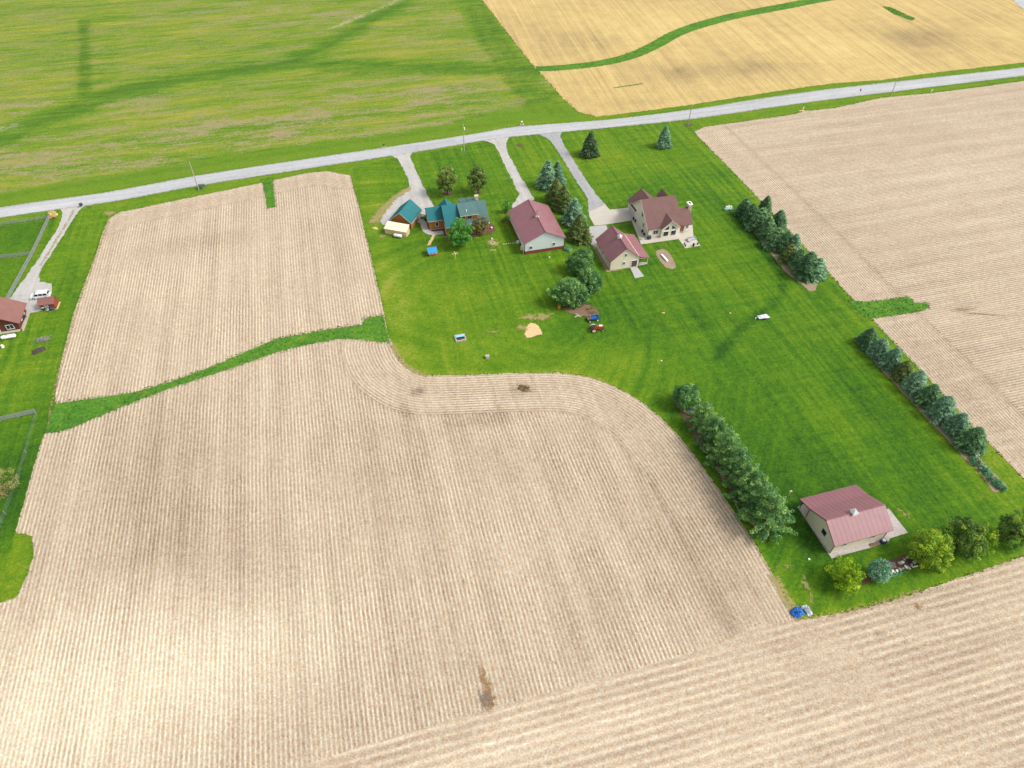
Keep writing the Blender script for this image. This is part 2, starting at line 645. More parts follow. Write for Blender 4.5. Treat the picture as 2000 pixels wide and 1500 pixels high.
def bumps(pts, spec):
    """spec: (px, py, rx, ry, rot, value) soft patches of lusher or drier grass, a few with shade painted in"""
    t = np.zeros(len(pts))
    for px, py, rx, ry, rot, val in spec:
        c = np.array(P(px, py)[:2])
        d = pts - c
        u = (d[:, 0] * math.cos(rot) + d[:, 1] * math.sin(rot)) / rx
        v = (-d[:, 0] * math.sin(rot) + d[:, 1] * math.cos(rot)) / ry
        t += val * np.exp(-(u * u + v * v))
    return t


def band(pts, line_px, w, soft):
    d = line_dist(world_poly(line_px), pts)
    return np.clip(1 - (d - w) / soft, 0, 1) ** 1.5


# base ground to the horizon
sheet('ground', [(-4000, -1500), (4000, -1500), (4000, 6000), (-4000, 6000)], 0.0, M['verge'],
      attrs={'tone': lambda p: np.full(len(p), 0.42)})

# --- house lot lawn
field_top = [(765, 672), (778, 700), (795, 717), (830, 733), (900, 733), (1000, 729), (1090, 728), (1150, 736), (1200, 754), (1250, 783),
             (1290, 815), (1330, 857), (1370, 908), (1420, 980), (1470, 1055), (1510, 1122), (1550, 1190), (1560, 1208)]
lot = [(688, 328), (780, 306), (900, 286), (1000, 268), (1100, 258), (1250, 242), (1350, 234), (1376, 250), (1358, 262), (1450, 357), (1560, 472), (1668, 588),
       (1704, 627), (1800, 727), (1900, 835), (2000, 937), (2300, 1250), (2320, 1000), (2000, 1088), (1850, 1138), (1750, 1172), (1650, 1198), (1580, 1209)] + field_top[::-1] + \
      [(755, 640), (735, 540), (710, 430)]


def lot_tone(p):
    t = np.full(len(p), 0.46)
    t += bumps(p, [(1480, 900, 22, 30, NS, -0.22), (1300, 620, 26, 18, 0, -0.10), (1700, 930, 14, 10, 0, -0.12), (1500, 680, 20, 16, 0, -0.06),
                   (900, 690, 24, 10, NS, 0.20), (1200, 720, 20, 9, 0, 0.20), (860, 560, 20, 12, 0, 0.16), (940, 590, 22, 7, 0.2, 0.10), (1180, 300, 20, 14, 0, 0.16), (1250, 330, 25, 12, 0.2, 0.10),
                   (740, 380, 11, 14, NS, 0.16), (1600, 800, 10, 34, NS, 0.08), (1640, 1150, 14, 5, NS, 0.16), (760, 560, 5, 30, NS, 0.12), (1230, 520, 9, 5, 0, -0.18),
                   (1020, 310, 7, 18, NS, 0.12), (1400, 520, 18, 24, NS, 0.05), (1330, 380, 16, 9, -0.4, -0.16), (1380, 330, 18, 7, -0.6, -0.08), (1120, 640, 14, 6, 0, -0.06),
                   (1900, 900, 7, 24, NS, 0.14), (1590, 1150, 8, 7, 0, 0.10), (1590, 1060, 5, 14, NS, -0.22), (1480, 470, 5, 20, NS, -0.24), (1700, 780, 5, 24, NS, -0.20),  # dark strips left of barn and spruce rows: painted shade plus lush grass
                   (1850, 1010, 14, 7, NS, -0.05), (1180, 600, 10, 7, 0, -0.12)])
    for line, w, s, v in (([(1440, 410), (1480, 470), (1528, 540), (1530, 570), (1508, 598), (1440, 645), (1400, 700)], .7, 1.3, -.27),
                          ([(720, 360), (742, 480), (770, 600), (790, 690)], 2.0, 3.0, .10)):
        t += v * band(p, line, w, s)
    edge = np.minimum(line_dist(world_poly(field_top), p), line_dist(world_poly([(1580, 1209), (1650, 1198), (1750, 1172), (1850, 1138), (2000, 1088)]), p))
    t += 0.14 * np.clip(1 - line_dist(world_poly([(1358, 262), (1450, 357), (1560, 472), (1668, 588), (1704, 627), (1900, 835), (2000, 937)]), p) / 4, 0, 1)
    t += 0.26 * np.clip(1 - edge / 1.6, 0, 1)
    return t


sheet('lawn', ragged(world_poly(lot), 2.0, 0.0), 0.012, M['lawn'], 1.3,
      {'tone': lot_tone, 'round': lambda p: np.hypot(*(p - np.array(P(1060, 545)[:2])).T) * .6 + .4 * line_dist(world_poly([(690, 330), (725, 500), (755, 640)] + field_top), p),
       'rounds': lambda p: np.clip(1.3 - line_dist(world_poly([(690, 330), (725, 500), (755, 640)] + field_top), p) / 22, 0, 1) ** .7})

# --- lawn round the brown house on the left
left_lawn = [(150, 402), (212, 420), (200, 470), (150, 600), (112, 740), (105, 800), (82, 860), (28, 1045), (0, 1180), (-120, 1200), (-300, 1150), (-300, 480), (0, 437)]
sheet('lawn', ragged(world_poly(left_lawn), 2.0, 0.0), 0.012, M['lawn_light'], 1.6,
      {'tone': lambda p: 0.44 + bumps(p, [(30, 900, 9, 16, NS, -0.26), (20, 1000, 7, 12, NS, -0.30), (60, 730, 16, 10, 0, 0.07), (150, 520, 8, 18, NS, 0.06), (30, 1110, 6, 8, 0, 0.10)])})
sheet('pasture', ragged(world_poly([(-200, 466), (0, 442), (92, 431), (63, 494), (0, 503), (-200, 535)]), 2, .05), 0.03, M['pasture'], 1.6,
      {'tone': lambda p: 0.34 + bumps(p, [(20, 495, 12, 4, NS, 0.10)])})
sheet('pasture', ragged(world_poly([(-200, 539), (0, 508), (59, 500), (14, 590), (-200, 640)]), 2, .05), 0.03, M['pasture'], 1.6,
      {'tone': lambda p: np.full(len(p), 0.50)})

# --- hay meadow beyond the road
hay = [(-500, 495), (0, 405), (210, 372), (390, 340), (600, 309), (780, 283), (920, 262), (1000, 247), (1060, 241), (1145, 234), (1128, 218), (1060, 145), (1000, 70), (940, 0), (860, -110), (760, -230), (-700, -230), (-1000, 100)]
swales = [[(-300, 360), (-80, 300), (60, 245), (180, 195), (300, 163), (420, 145), (560, 125), (700, 128), (850, 133), (1060, 137)],
          [(560, 125), (640, 85), (720, 40), (800, 0), (900, -50)]]


def hay_green(p):
    g = np.zeros(len(p))
    for s, w in zip(swales, (2.0, 1.5)):
        g = np.maximum(g, 0.75 * band(p, s, w, 15.0))
    g = np.maximum(g, 0.62 * band(p, [(163, 40), (166, 120), (165, 180)], 1.5, 4.0))
    g = np.maximum(g, 0.40 * band(p, [(200, 40), (190, 150)], 6.0, 10.0))
    g = np.maximum(g, 0.55 * band(p, [(915, 0), (960, 70), (1010, 140), (1060, 190), (1110, 225)], 6.0, 9.0))
    g = np.maximum(g, 0.45 * band(p, [(0, 400), (390, 335), (780, 278), (1000, 242), (1140, 230)], 9.0, 5.0))
    g += bumps(p, [(950, 210, 20, 10, 0, .2), (60, 210, 50, 14, 0.2, .20), (250, 320, 40, 12, .2, -.12), (700, 200, 50, 12, .2, -.14), (200, 60, 60, 30, .2, -.05), (800, 80, 30, 20, 0, .15)])
    return g


def hay_track(p):
    t = np.zeros(len(p))
    for ln in ([(160, 40), (162, 100), (161, 175)], [(172, 40), (175, 100), (172, 175), (150, 200), (60, 250)],
               [(560, 127), (640, 90), (720, 45), (790, 5)], [(555, 122), (700, 126), (850, 130), (1050, 134)], [(915, 10), (945, 90), (985, 150), (1030, 215)],
               [(240, 170), (380, 142), (540, 130)], [(168, 50), (169, 165)], [(155, 60), (155, 165)], [(0, 290), (120, 215), (240, 172)], [(600, 138), (800, 145), (1000, 142)],
               [(925, 20), (955, 92), (1000, 160), (1045, 220)], [(940, 10), (968, 80), (1015, 150), (1080, 225)], [(0, 385), (400, 322), (800, 262), (1000, 238)], [(960, 40), (985, 85), (1035, 150), (1105, 225)]):
        t = np.maximum(t, band(p, ln, 0.5, 1.6))
    return t


sheet('hay_field', ragged(world_poly(hay), 2.5, 0.25, 3), 0.03, M['hay'], 2.0,
      {'green': hay_green, 'track': hay_track,
       'verge': lambda p: np.maximum(band(p, [(0, 402), (390, 337), (780, 281), (1000, 244), (1140, 232)], 7.0, 5.0), .8 * band(p, [(1000, 232), (1060, 225), (1120, 226)], 9.0, 7.0)),
       'worn': lambda p: np.clip(.25 + bumps(p, [(100, 320, 70, 16, .25, .8), (450, 270, 70, 16, .25, .9), (800, 190, 60, 14, .2, .9), (60, 215, 36, 9, .2, .8), (600, 30, 60, 18, 0, .45), (900, 60, 30, 14, 0, .2)]), 0, 1.2),
       'bare': lambda p: np.maximum(0.7 * band(p, [(650, 55), (720, 25), (800, -8)], 0.4, 1.8), 0.5 * band(p, [(0, 252), (25, 245)], .6, 2.5))})

# --- ripe wheat beyond the road
wheat_left = [(940, -2), (1000, 76), (1040, 127), (1060, 148), (1100, 193), (1130, 219), (1165, 227)]
wheat = [(1165, 228), (1250, 218), (1360, 203), (1480, 184), (1600, 166), (1660, 160), (1720, 157), (1800, 145), (2000, 122), (2400, 72), (2350, 10), (2030, 22), (1998, 18), (1968, -8), (1900, -70),
         (1700, -230), (760, -230), (860, -110)] + wheat_left[:-1]
sheet('wheat_field', ragged(world_poly(wheat), 1.2, 0.18, 4), 0.035, M['wheat'], 4.0,
      {'tone': lambda p: bumps(p, [(1350, 40, 30, 20, 0, .4), (1330, 140, 14, 9, 0, -.9), (1790, 75, 16, 12, .3, -1.0), (1150, 80, 14, 16, 0, -.5), (1480, 130, 14, 8, 0, -.7), (1650, 90, 30, 14, 0, .3), (1250, 200, 14, 5, .1, -.5)])})
ww_line = smooth_line(world_poly([(1046, 135), (1100, 132), (1170, 124), (1230, 110), (1280, 88), (1320, 66), (1370, 48), (1440, 30), (1530, 13), (1620, -4), (1760, -22)]), 8)


def ribbon(line, w0, w1=None):
    w1 = w0 if w1 is None else w1
    t = np.gradient(line, axis=0)
    t /= np.hypot(*t.T)[:, None]
    nrm = np.stack([-t[:, 1], t[:, 0]], 1)
    w = np.linspace(w0, w1, len(line))[:, None] / 2
    return np.concatenate([line + nrm * w, (line - nrm * w)[::-1]])


def loose(name, base, rim, fray, top=1.0):
    """bare or dead ground thinning out into the grass round it"""
    m = M[base].copy()
    m.name = name
    t = m.node_tree
    h = NT.__new__(NT)
    h.mat, h.t = m, t
    h.bsdf = t.nodes['Principled BSDF']
    p = h.pos()
    a = h.smooth(h.add(h.mul(h.attr('rim'), 1.0 / rim), h.mul(h.nz(p, 1.2, 4, .75), fray), h.mul(h.nz(p, 4.0, 3, .75), fray * .8)), 0.25, 0.75)
    h.put(h.bsdf.inputs['Alpha'], h.mul(a, top))
    return m


M['tall_edge'] = loose('tall_grass_thinning_out', 'tall', .75, .55)
strip_polys = []


def grass_strip(poly, seed):
    c = poly.mean(0)
    rp = np.concatenate([poly, poly[:1]])
    o = sheet('grass_strip', ragged(poly, 0.5, 0.22, seed), 0.055, M['tall_edge'], 0.55, {'rim': lambda q: line_dist(rp, q)})
    strip_polys.append(np.asarray(poly))
    return o


grass_strip(ribbon(ww_line, 6.0, 8.5), 11)
grass_strip(world_poly([(1720, 12), (1738, 13), (1790, 37), (1780, 41), (1745, 28)]), 12)
grass_strip(world_poly([(1196, 171), (1255, 162), (1257, 165), (1200, 173)]), 13)

# --- corn stubble
stub_patches = [(300, 960, 14, 26, NS, -0.11), (420, 1060, 14, 16, NS, -0.06), (330, 800, 22, 12, NS, -0.03), (1330, 1000, 15, 20, NS, -0.08), (1080, 900, 18, 12, NS, -0.04), (750, 900, 18, 22, NS, -0.05),  # broad patches paint cloud shade and sunlit ground, mixed with residue tone
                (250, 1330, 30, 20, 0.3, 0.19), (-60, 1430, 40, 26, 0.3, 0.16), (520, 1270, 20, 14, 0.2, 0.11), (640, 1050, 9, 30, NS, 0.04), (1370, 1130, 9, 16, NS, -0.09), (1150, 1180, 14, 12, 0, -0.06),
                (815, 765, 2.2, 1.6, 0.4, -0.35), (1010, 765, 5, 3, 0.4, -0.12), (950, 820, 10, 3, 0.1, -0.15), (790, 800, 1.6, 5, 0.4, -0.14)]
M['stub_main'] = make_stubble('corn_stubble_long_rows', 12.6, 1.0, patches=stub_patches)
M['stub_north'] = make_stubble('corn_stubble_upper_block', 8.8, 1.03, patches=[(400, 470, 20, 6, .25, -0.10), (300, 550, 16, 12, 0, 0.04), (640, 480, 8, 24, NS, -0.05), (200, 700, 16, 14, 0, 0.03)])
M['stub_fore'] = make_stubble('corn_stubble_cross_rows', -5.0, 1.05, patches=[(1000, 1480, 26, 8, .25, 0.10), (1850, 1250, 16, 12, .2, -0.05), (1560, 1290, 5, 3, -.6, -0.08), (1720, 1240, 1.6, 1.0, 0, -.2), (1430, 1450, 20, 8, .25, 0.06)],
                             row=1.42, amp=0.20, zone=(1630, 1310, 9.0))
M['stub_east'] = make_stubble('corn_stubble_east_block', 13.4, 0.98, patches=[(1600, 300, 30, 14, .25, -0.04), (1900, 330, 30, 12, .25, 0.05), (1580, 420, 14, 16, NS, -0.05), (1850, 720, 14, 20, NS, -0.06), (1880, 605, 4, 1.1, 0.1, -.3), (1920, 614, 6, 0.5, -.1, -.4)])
across_ns = lambda p: p @ EX
across_ew = lambda p: p @ EY

strip_top = [(105, 787), (170, 778), (260, 765), (330, 745), (420, 712), (480, 685), (540, 660), (640, 642), (706, 633), (708, 621), (750, 613)]
strip_bot = [(765, 671), (740, 670), (700, 664), (660, 664), (600, 675), (540, 690), (470, 715), (400, 738), (320, 765), (230, 800), (160, 830), (130, 842), (85, 850)]
mid = [(757, 650), (720, 648), (640, 655), (540, 675), (400, 725), (250, 782), (110, 815)]

fa_top = [(213, 427), (232, 415), (285, 404), (360, 388), (440, 372), (510, 357), (600, 338), (640, 334), (684, 343)]
field_a = fa_top + [(700, 400), (724, 500), (749, 606)] + mid + [(108, 770), (118, 712), (142, 618), (166, 550), (187, 498), (200, 455)]
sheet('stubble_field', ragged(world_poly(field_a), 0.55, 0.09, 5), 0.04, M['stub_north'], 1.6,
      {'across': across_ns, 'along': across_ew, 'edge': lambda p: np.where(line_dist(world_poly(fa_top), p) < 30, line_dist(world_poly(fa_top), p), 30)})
main = field_top + [(1500, 1240), (1400, 1285), (1200, 1345), (1050, 1385), (700, 1490), (500, 1560), (200, 1690), (-300, 1900), (-800, 1500), (-400, 1220), (-60, 1192), (0, 1178), (30, 1168), (50, 1132), (66, 1085), (62, 1046), (30, 1040), (60, 935), (85, 850), (110, 835)] + mid[::-1]
crv = smooth_line(world_poly(field_top), 4)
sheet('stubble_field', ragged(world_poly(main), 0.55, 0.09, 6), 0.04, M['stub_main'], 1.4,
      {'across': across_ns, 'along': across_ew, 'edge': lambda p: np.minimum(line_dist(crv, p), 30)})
fore = [(1560, 1209), (1580, 1208), (1650, 1197), (1750, 1171), (1850, 1137), (2000, 1087), (2320, 995), (3000, 1500), (2300, 1950), (600, 2000), (-300, 1900), (200, 1660), (500, 1530), (700, 1458), (1050, 1357), (1200, 1318), (1400, 1259), (1480, 1222)]
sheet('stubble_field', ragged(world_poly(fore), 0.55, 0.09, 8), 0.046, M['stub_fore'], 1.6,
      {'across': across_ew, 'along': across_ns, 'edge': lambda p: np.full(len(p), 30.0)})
east_left = [(1355, 258), (1450, 355), (1560, 470), (1668, 587), (1704, 625), (1800, 725), (1900, 834), (2000, 935), (2300, 1248)]
east = [(1376, 248), (1440, 239), (1540, 225), (1576, 217), (1632, 211), (1720, 191), (1820, 182), (1900, 172), (2000, 158), (2400, 108), (3200, 400), (3000, 1300)] + east_left[::-1]
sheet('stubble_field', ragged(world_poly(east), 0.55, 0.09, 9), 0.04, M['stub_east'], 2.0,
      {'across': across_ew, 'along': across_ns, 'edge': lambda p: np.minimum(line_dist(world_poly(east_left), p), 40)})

grass_strip(world_poly(strip_top + strip_bot + [(88, 830)]), 14)
grass_strip(world_poly([(509, 350), (534, 346), (537, 372), (541, 404), (520, 410), (515, 380)]), 15)
grass_strip(world_poly([(1648, 584), (1700, 588), (1740, 582), (1776, 577), (1788, 590), (1813, 590), (1818, 603), (1795, 611), (1705, 625), (1690, 622)]), 16)

# --- road and drives
road_n = [(-500, 488), (0, 407), (210, 377), (390, 344), (600, 312), (784, 285), (920, 264), (1000, 250), (1060, 245), (1200, 234), (1360, 214), (1600, 178), (2000, 133), (2500, 74)]
road_s = [(-500, 506), (0, 424), (210, 394), (390, 361), (600, 328), (804, 297), (940, 274), (990, 267), (1096, 257), (1200, 247), (1360, 230), (1600, 196), (2000, 147), (2500, 86)]
sheet('road', ragged(world_poly(road_n + road_s[::-1]), 1.5, 0.10, 20), 0.075, M['road'])
sheet('road', ragged(world_poly([(1964, -12), (1990, -30), (2060, 30), (2120, 95), (2100, 105), (2030, 45)]), 1.5, 0.1, 21), 0.07, M['road'])
M['shoulder'] = loose('gravel_shoulder', 'gravel', .75, .9, .85)
for ln in (road_n, road_s):
    ctr = world_poly(ln)
    rb = ribbon(smooth_line(ctr, 6), 1.9)
    rb2 = np.concatenate([rb, rb[:1]])
    sheet('road_shoulder', rb, 0.068, M['shoulder'], 0.45, {'rim': lambda q: line_dist(rb2, q)})
drives = [
    ('gravel', [(168, 400), (152, 414), (136, 439), (118, 468), (100, 498), (84, 520), (76, 540), (77, 551), (102, 554), (101, 573), (88, 607), (82, 607), (52, 613), (15, 625), (10, 595), (18, 584), (34, 564), (54, 536), (75, 507), (91, 480), (106, 457), (120, 432), (123, 417), (117, 404)]),
    ('gravel', [(754, 302), (766, 305), (776, 310), (784, 324), (798, 350), (800, 366), (786, 377), (770, 388), (756, 406), (742, 432), (748, 440), (775, 432), (830, 420), (848, 404), (836, 382), (824, 358), (808, 324), (801, 306), (810, 292)]),
    ('gravel', [(934, 273), (950, 276), (962, 280), (970, 288), (992, 336), (1013, 378), (1012, 386), (998, 404), (1006, 412), (1030, 400), (1044, 390), (1016, 344), (992, 300), (988, 280), (996, 264)]),
    ('asphalt', [(1040, 259), (1056, 264), (1068, 270), (1080, 281), (1101, 313), (1123, 351), (1141, 376), (1148, 390), (1149, 414), (1183, 401), (1164, 379), (1141, 347), (1119, 311), (1100, 281), (1094, 267), (1099, 254)]),
]
for k, (m, pl) in enumerate(drives):
    sheet('driveway', ragged(world_poly(pl), 1.0, 0.14, 30 + k), 0.06, M[m])
sheet('driveway', world_poly([(1150, 414), (1182, 400), (1191, 410), (1226, 406), (1240, 424), (1232, 431), (1183, 439), (1161, 441), (1151, 423)]), 0.085, M['concrete'], thick=0.1)
sheet('driveway', ragged(world_poly([(1148, 443), (1161, 442), (1184, 440), (1188, 450), (1190, 475), (1162, 484), (1146, 470)]), 0.8, .1, 36), 0.065, M['walk'])
sheet('patio', world_poly([(1233, 430), (1241, 427), (1250, 440), (1290, 440), (1352, 436), (1354, 460), (1368, 480), (1338, 485), (1325, 467), (1252, 477.5)]), 0.10, M['concrete'], thick=0.12)
sheet('path', world_poly([(1230, 521), (1242, 518.5), (1258, 540), (1240, 543.5)]), 0.09, M['walk'], thick=0.1)
sheet('patio', world_poly([(1245, 512), (1263, 513), (1264, 516), (1247, 519)]), 0.085, M['walk'], thick=0.1)
pav = NT('grey_pavers', 0.9)
_b = pav.new('ShaderNodeTexBrick')
_b.inputs['Scale'].default_value = 1.6
_b.inputs['Color1'].default_value = (.40, .35, .33, 1)
_b.inputs['Color2'].default_value = (.52, .47, .45, 1)
_b.inputs['Mortar'].default_value = (.30, .26, .24, 1)
_b.inputs['Mortar Size'].default_value = 0.03
pav.put(_b.inputs['Vector'], pav.pos())
pav.color(pav.gain(_b.outputs['Color'], pav.math('MULTIPLY_ADD', pav.nz(pav.pos(), 1.2, 4), 0.22, 1.0)))
M['pavers'] = pav.mat
walk_line = smooth_line(world_poly([(817, 431), (826, 434), (829, 444), (834, 452), (845, 456), (866, 454)]), 6)
sheet('path', ribbon(walk_line, 1.9), 0.08, M['walk'], thick=0.09)
sheet('path', ragged(world_poly([(846, 457), (851, 457), (842, 478), (834, 480)]), .6, .08, 41), 0.06, M['sand'])

# --- beds, bare earth and mulch
def ring_poly(px, py, rx, ry, n=28, jit=0.08, seed=0, rot=0.0):
    g = np.random.default_rng(seed)
    c = np.array(P(px, py)[:2])
    out = []
    for k in range(n):
        t = 2 * math.pi * k / n
        s = 1 + g.normal(0, jit)
        x, y = rx * math.cos(t) * s, ry * math.sin(t) * s
        out.append(c + np.array([x * math.cos(rot) - y * math.sin(rot), x * math.sin(rot) + y * math.cos(rot)]))
    return np.array(out)


beds = [
    ('mulch', ring_poly(874, 378, 1.7, 1.5, seed=1)), ('mulch', ring_poly(933, 375, 1.3, 1.1, seed=2)), ('mulch', ring_poly(1015, 284, 1.3, 1.2, seed=3)),
    ('mulch', ring_poly(1344, 244, 1.4, 1.3, seed=4)), ('mulch', world_poly([(832, 425), (838, 450), (846, 454), (868, 451), (868, 440), (842, 440)])),
    ('mulch', ragged(world_poly([(948, 426), (962, 440), (966, 450), (960, 455), (925, 464), (905, 458), (880, 470), (868, 462), (868, 452), (930, 430)]), .6, .08, 42)),
    ('earth', ragged(world_poly([(1096, 605), (1118, 615), (1145, 620), (1172, 614), (1165, 600), (1120, 585)]), .7, .15, 43)),
    ('earth', ragged(world_poly([(1316, 790), (1340, 832), (1380, 895), (1420, 960), (1462, 1026), (1478, 1046), (1500, 1040), (1460, 965), (1400, 880), (1350, 800), (1335, 785)]), .8, .12, 44)),
    ('mulch_pale', ragged(world_poly([(1672, 670), (1720, 722), (1760, 765), (1810, 818), (1860, 872), (1890, 903), (1912, 902), (1880, 860), (1800, 775), (1710, 680), (1688, 660)]), .8, .10, 45)),
    ('mulch_pale', ragged(world_poly([(1890, 896), (1912, 893), (1965, 948), (1966, 956), (1944, 962), (1936, 957)]), .5, .06, 46)),
    ('mulch_pale', ragged(world_poly([(1452, 430), (1480, 465), (1530, 527), (1568, 558), (1578, 566), (1590, 563), (1594, 552), (1540, 500), (1470, 425)]), .8, .10, 47)),
    ('mulch', ragged(world_poly([(1724, 1098), (1745, 1091), (1772, 1081), (1800, 1085), (1800, 1105), (1760, 1112), (1732, 1124), (1700, 1138), (1685, 1143), (1690, 1120)]), .5, .08, 48)),
    ('earth', ragged(world_poly([(1850, 1090), (1900, 1072), (1950, 1056), (2000, 1043), (2060, 1030), (2060, 1015), (1950, 1040), (1870, 1070)]), .5, .08, 49)),
    ('sand', ragged(ring_poly(1042, 646, 2.35, 2.7, 14, .16, 5), .4, .08, 50)),
    ('straw', ring_poly(962, 474, 1.5, 1.9, 18, .14, 6)), ('straw', ring_poly(963, 489, 1.2, .8, 16, .15, 7)),
    ('straw', ring_poly(749, 461, 1.2, 1.1, 16, .18, 8)), ('sand', ring_poly(733, 446, 1.3, .8, 16, .2, 9)), ('straw', ring_poly(733, 425, 1.6, .9, 16, .18, 10)),
    ('straw', ragged(world_poly([(772, 380), (784, 373), (799, 367), (797, 376), (776, 390), (760, 407), (744, 432), (722, 432), (742, 404)]), .6, .2, 51)),
    ('straw', ragged(world_poly([(1567, 1120), (1575, 1130), (1584, 1150), (1590, 1165), (1588, 1182), (1580, 1175), (1577, 1155), (1565, 1138)]), .5, .12, 52)),
    ('mulch_pale', ragged(world_poly([(1281, 491), (1292, 487), (1303, 490), (1312, 500), (1319, 515), (1320, 523), (1312, 526), (1300, 523), (1289, 511), (1281, 499)]), .5, .05, 53)),
    ('mulch_pale', ragged(world_poly([(1184, 531), (1187, 532), (1230, 523), (1232, 519), (1192, 527), (1160, 478), (1157, 482)]), .6, .06, 54)),
    ('sand', ring_poly(1295, 612, .6, .5, 12, .15, 11)), ('sand', ring_poly(1426, 612, .5, .6, 12, .15, 12)),
    ('straw', ring_poly(219, 417, 2.3, 1.2, 14, .2, 13)), ('sand', ring_poly(1572, 217, 2.4, .8, 14, .2, 14)),
    ('straw', ring_poly(1036, 619, 2.2, 1.2, 16, .25, 15)),
    ('rust', ragged(world_poly([(928, 1280), (938, 1288), (952, 1315), (966, 1350), (972, 1378), (955, 1392), (938, 1385), (940, 1350), (935, 1320)]), .5, .15, 60)),
    ('rust', ring_poly(1023, 757, 1.9, 1.5, 16, .2, 61)), ('rust', ring_poly(1078, 1292, 1.0, .7, 14, .25, 62)), ('rust', ring_poly(908, 1136, .7, .6, 14, .25, 63)), ('rust', ring_poly(1795, 1185, 1.6, .8, 14, .25, 64)),
    ('straw', ring_poly(1062, 618, 2.4, 1.6, 18, .25, 65)), ('straw', ring_poly(1022, 640, 1.6, 1.2, 18, .25, 66)), ('straw', ring_poly(1767, 1004, .6, 1.7, 18, .25, 67, R(40))), ('straw', ring_poly(1530, 1107, 1.6, .5, 16, .25, 68)), ('straw', ring_poly(960, 648, 1.6, .7, 16, .3, 69)),
    ('straw', ribbon(smooth_line(world_poly([(140, 418), (128, 440), (111, 468), (94, 496), (84, 512)]), 5), 1.0)),
    ('straw', ribbon(smooth_line(world_poly([(213, 430), (200, 470), (178, 530), (150, 610), (120, 715), (106, 785)]), 5), .9)), ('straw', ribbon(world_poly([(1560, 1206), (1546, 1186), (1530, 1160), (1512, 1128)]), 2.0)), ('straw', ribbon(world_poly([(1585, 1206), (1650, 1195), (1700, 1182), (1780, 1157)]), .9)),
    ('straw', ribbon(smooth_line(world_poly([(770, 678), (784, 703), (805, 722), (832, 731)]), 5), 1.6)),
    ('pavers', world_poly([(1624, 1091), (1650, 1083), (1700, 1070), (1735, 1058), (1741, 1045), (1700, 1040), (1600, 1000), (1570, 985), (1557, 990)])),
]
LOOSE = {'mulch': loose('mulch_frayed', 'mulch', .30, .3), 'earth': loose('soil_frayed', 'earth', .9, .5), 'mulch_pale': loose('pale_mulch_frayed', 'mulch_pale', .35, .35),
         'sand': loose('sand_frayed', 'sand', .45, .4), 'rust': loose('rusty_residue_frayed', 'rust', 1.1, 1.0, .8), 'straw': loose('dead_grass_frayed', 'straw', .8, 1.1, .75)}
for k, (m, pl) in enumerate(beds):
    nm = {'mulch': 'mulch_bed', 'earth': 'bare_soil', 'mulch_pale': 'mulch_bed', 'sand': 'sand_patch', 'straw': 'dry_patch', 'pavers': 'patio', 'rust': 'dry_patch'}[m]
    if m == 'pavers':
        sheet(nm, pl, 0.09, M[m], thick=0.09)
    else:
        c_ = pl.mean(0)
        big = c_ + (pl - c_) * (1.18 if m == 'straw' else 1.06)
        cl = np.concatenate([big, big[:1]])
        sheet(nm, big, 0.05 + .002 * k, LOOSE[m], 0.35, {'rim': lambda q: line_dist(cl, q)})
sheet('patio', world_poly([(1722, 998), (1736, 994), (1773, 1041), (1734, 1053)]), 0.10, M['pavers'], thick=0.1)

# ragged tufts on the rough strips and along the field edges: nobody could count them
def tufts(name, pts, hts, mat):
    g = np.random.default_rng(99)
    n = len(pts)
    vs, fs = [], []
    for (x, y), h in zip(pts, hts):
        a = g.uniform(0, math.pi)
        for k in range(2):
            t = a + k * 1.7
            w = h * g.uniform(.5, .9)
            dx, dy = math.cos(t) * w / 2, math.sin(t) * w / 2
            lx, ly = g.normal(0, .25, 2) * h
            b = len(vs)
            vs += [(x - dx, y - dy, .02), (x + dx, y + dy, .02), (x + dx * .6 + lx, y + dy * .6 + ly, h), (x - dx * .6 + lx, y - dy * .6 + ly, h * .9)]
            fs.append((b, b + 1, b + 2, b + 3))
    me = bpy.data.meshes.new(name)
    me.from_pydata(vs, [], fs)
    me.materials.append(mat)
    o = bpy.data.objects.new(name, me)
    col.objects.link(o)
    o['kind'] = 'stuff'
    return o


g0 = np.random.default_rng(5)
tp = []
for pl in strip_polys:
    lo, hi = pl.min(0), pl.max(0)
    area = (hi - lo).prod()
    q = g0.uniform(lo, hi, (int(min(area * 2.2, 14000)), 2))
    tp.append(q[inside(pl, q)])
edges = [fa_top + [(700, 400), (724, 500), (749, 606)], strip_top, strip_bot, field_top, [(1580, 1208), (1650, 1197), (1750, 1171), (1850, 1137), (2000, 1087)], east_left,
         [(200, 455), (187, 498), (166, 550), (142, 618), (118, 712), (105, 787)], [(85, 850), (60, 935), (30, 1040), (62, 1046), (66, 1085), (50, 1132), (30, 1168), (0, 1178)], wheat_left,
         [(1376, 248), (1440, 239), (1540, 225), (1576, 217), (1632, 211), (1720, 191), (1820, 182), (2000, 158)]]
for e in edges:
    ln = world_poly(e)
    for a, b in zip(ln[:-1], ln[1:]):
        L = np.hypot(*(b - a))
        m = int(L * 2.6)
        t = g0.uniform(0, 1, m)[:, None]
        tp.append(a + (b - a) * t + g0.normal(0, .22, (m, 2)))
n_in = sum(len(q) for q in tp[:len(strip_polys)])
tp = np.concatenate(tp)
th = g0.uniform(.14, .34, len(tp))
th[:n_in] = g0.uniform(.12, .34, n_in)
tufts('tall_grass', tp, th, M['tall'])
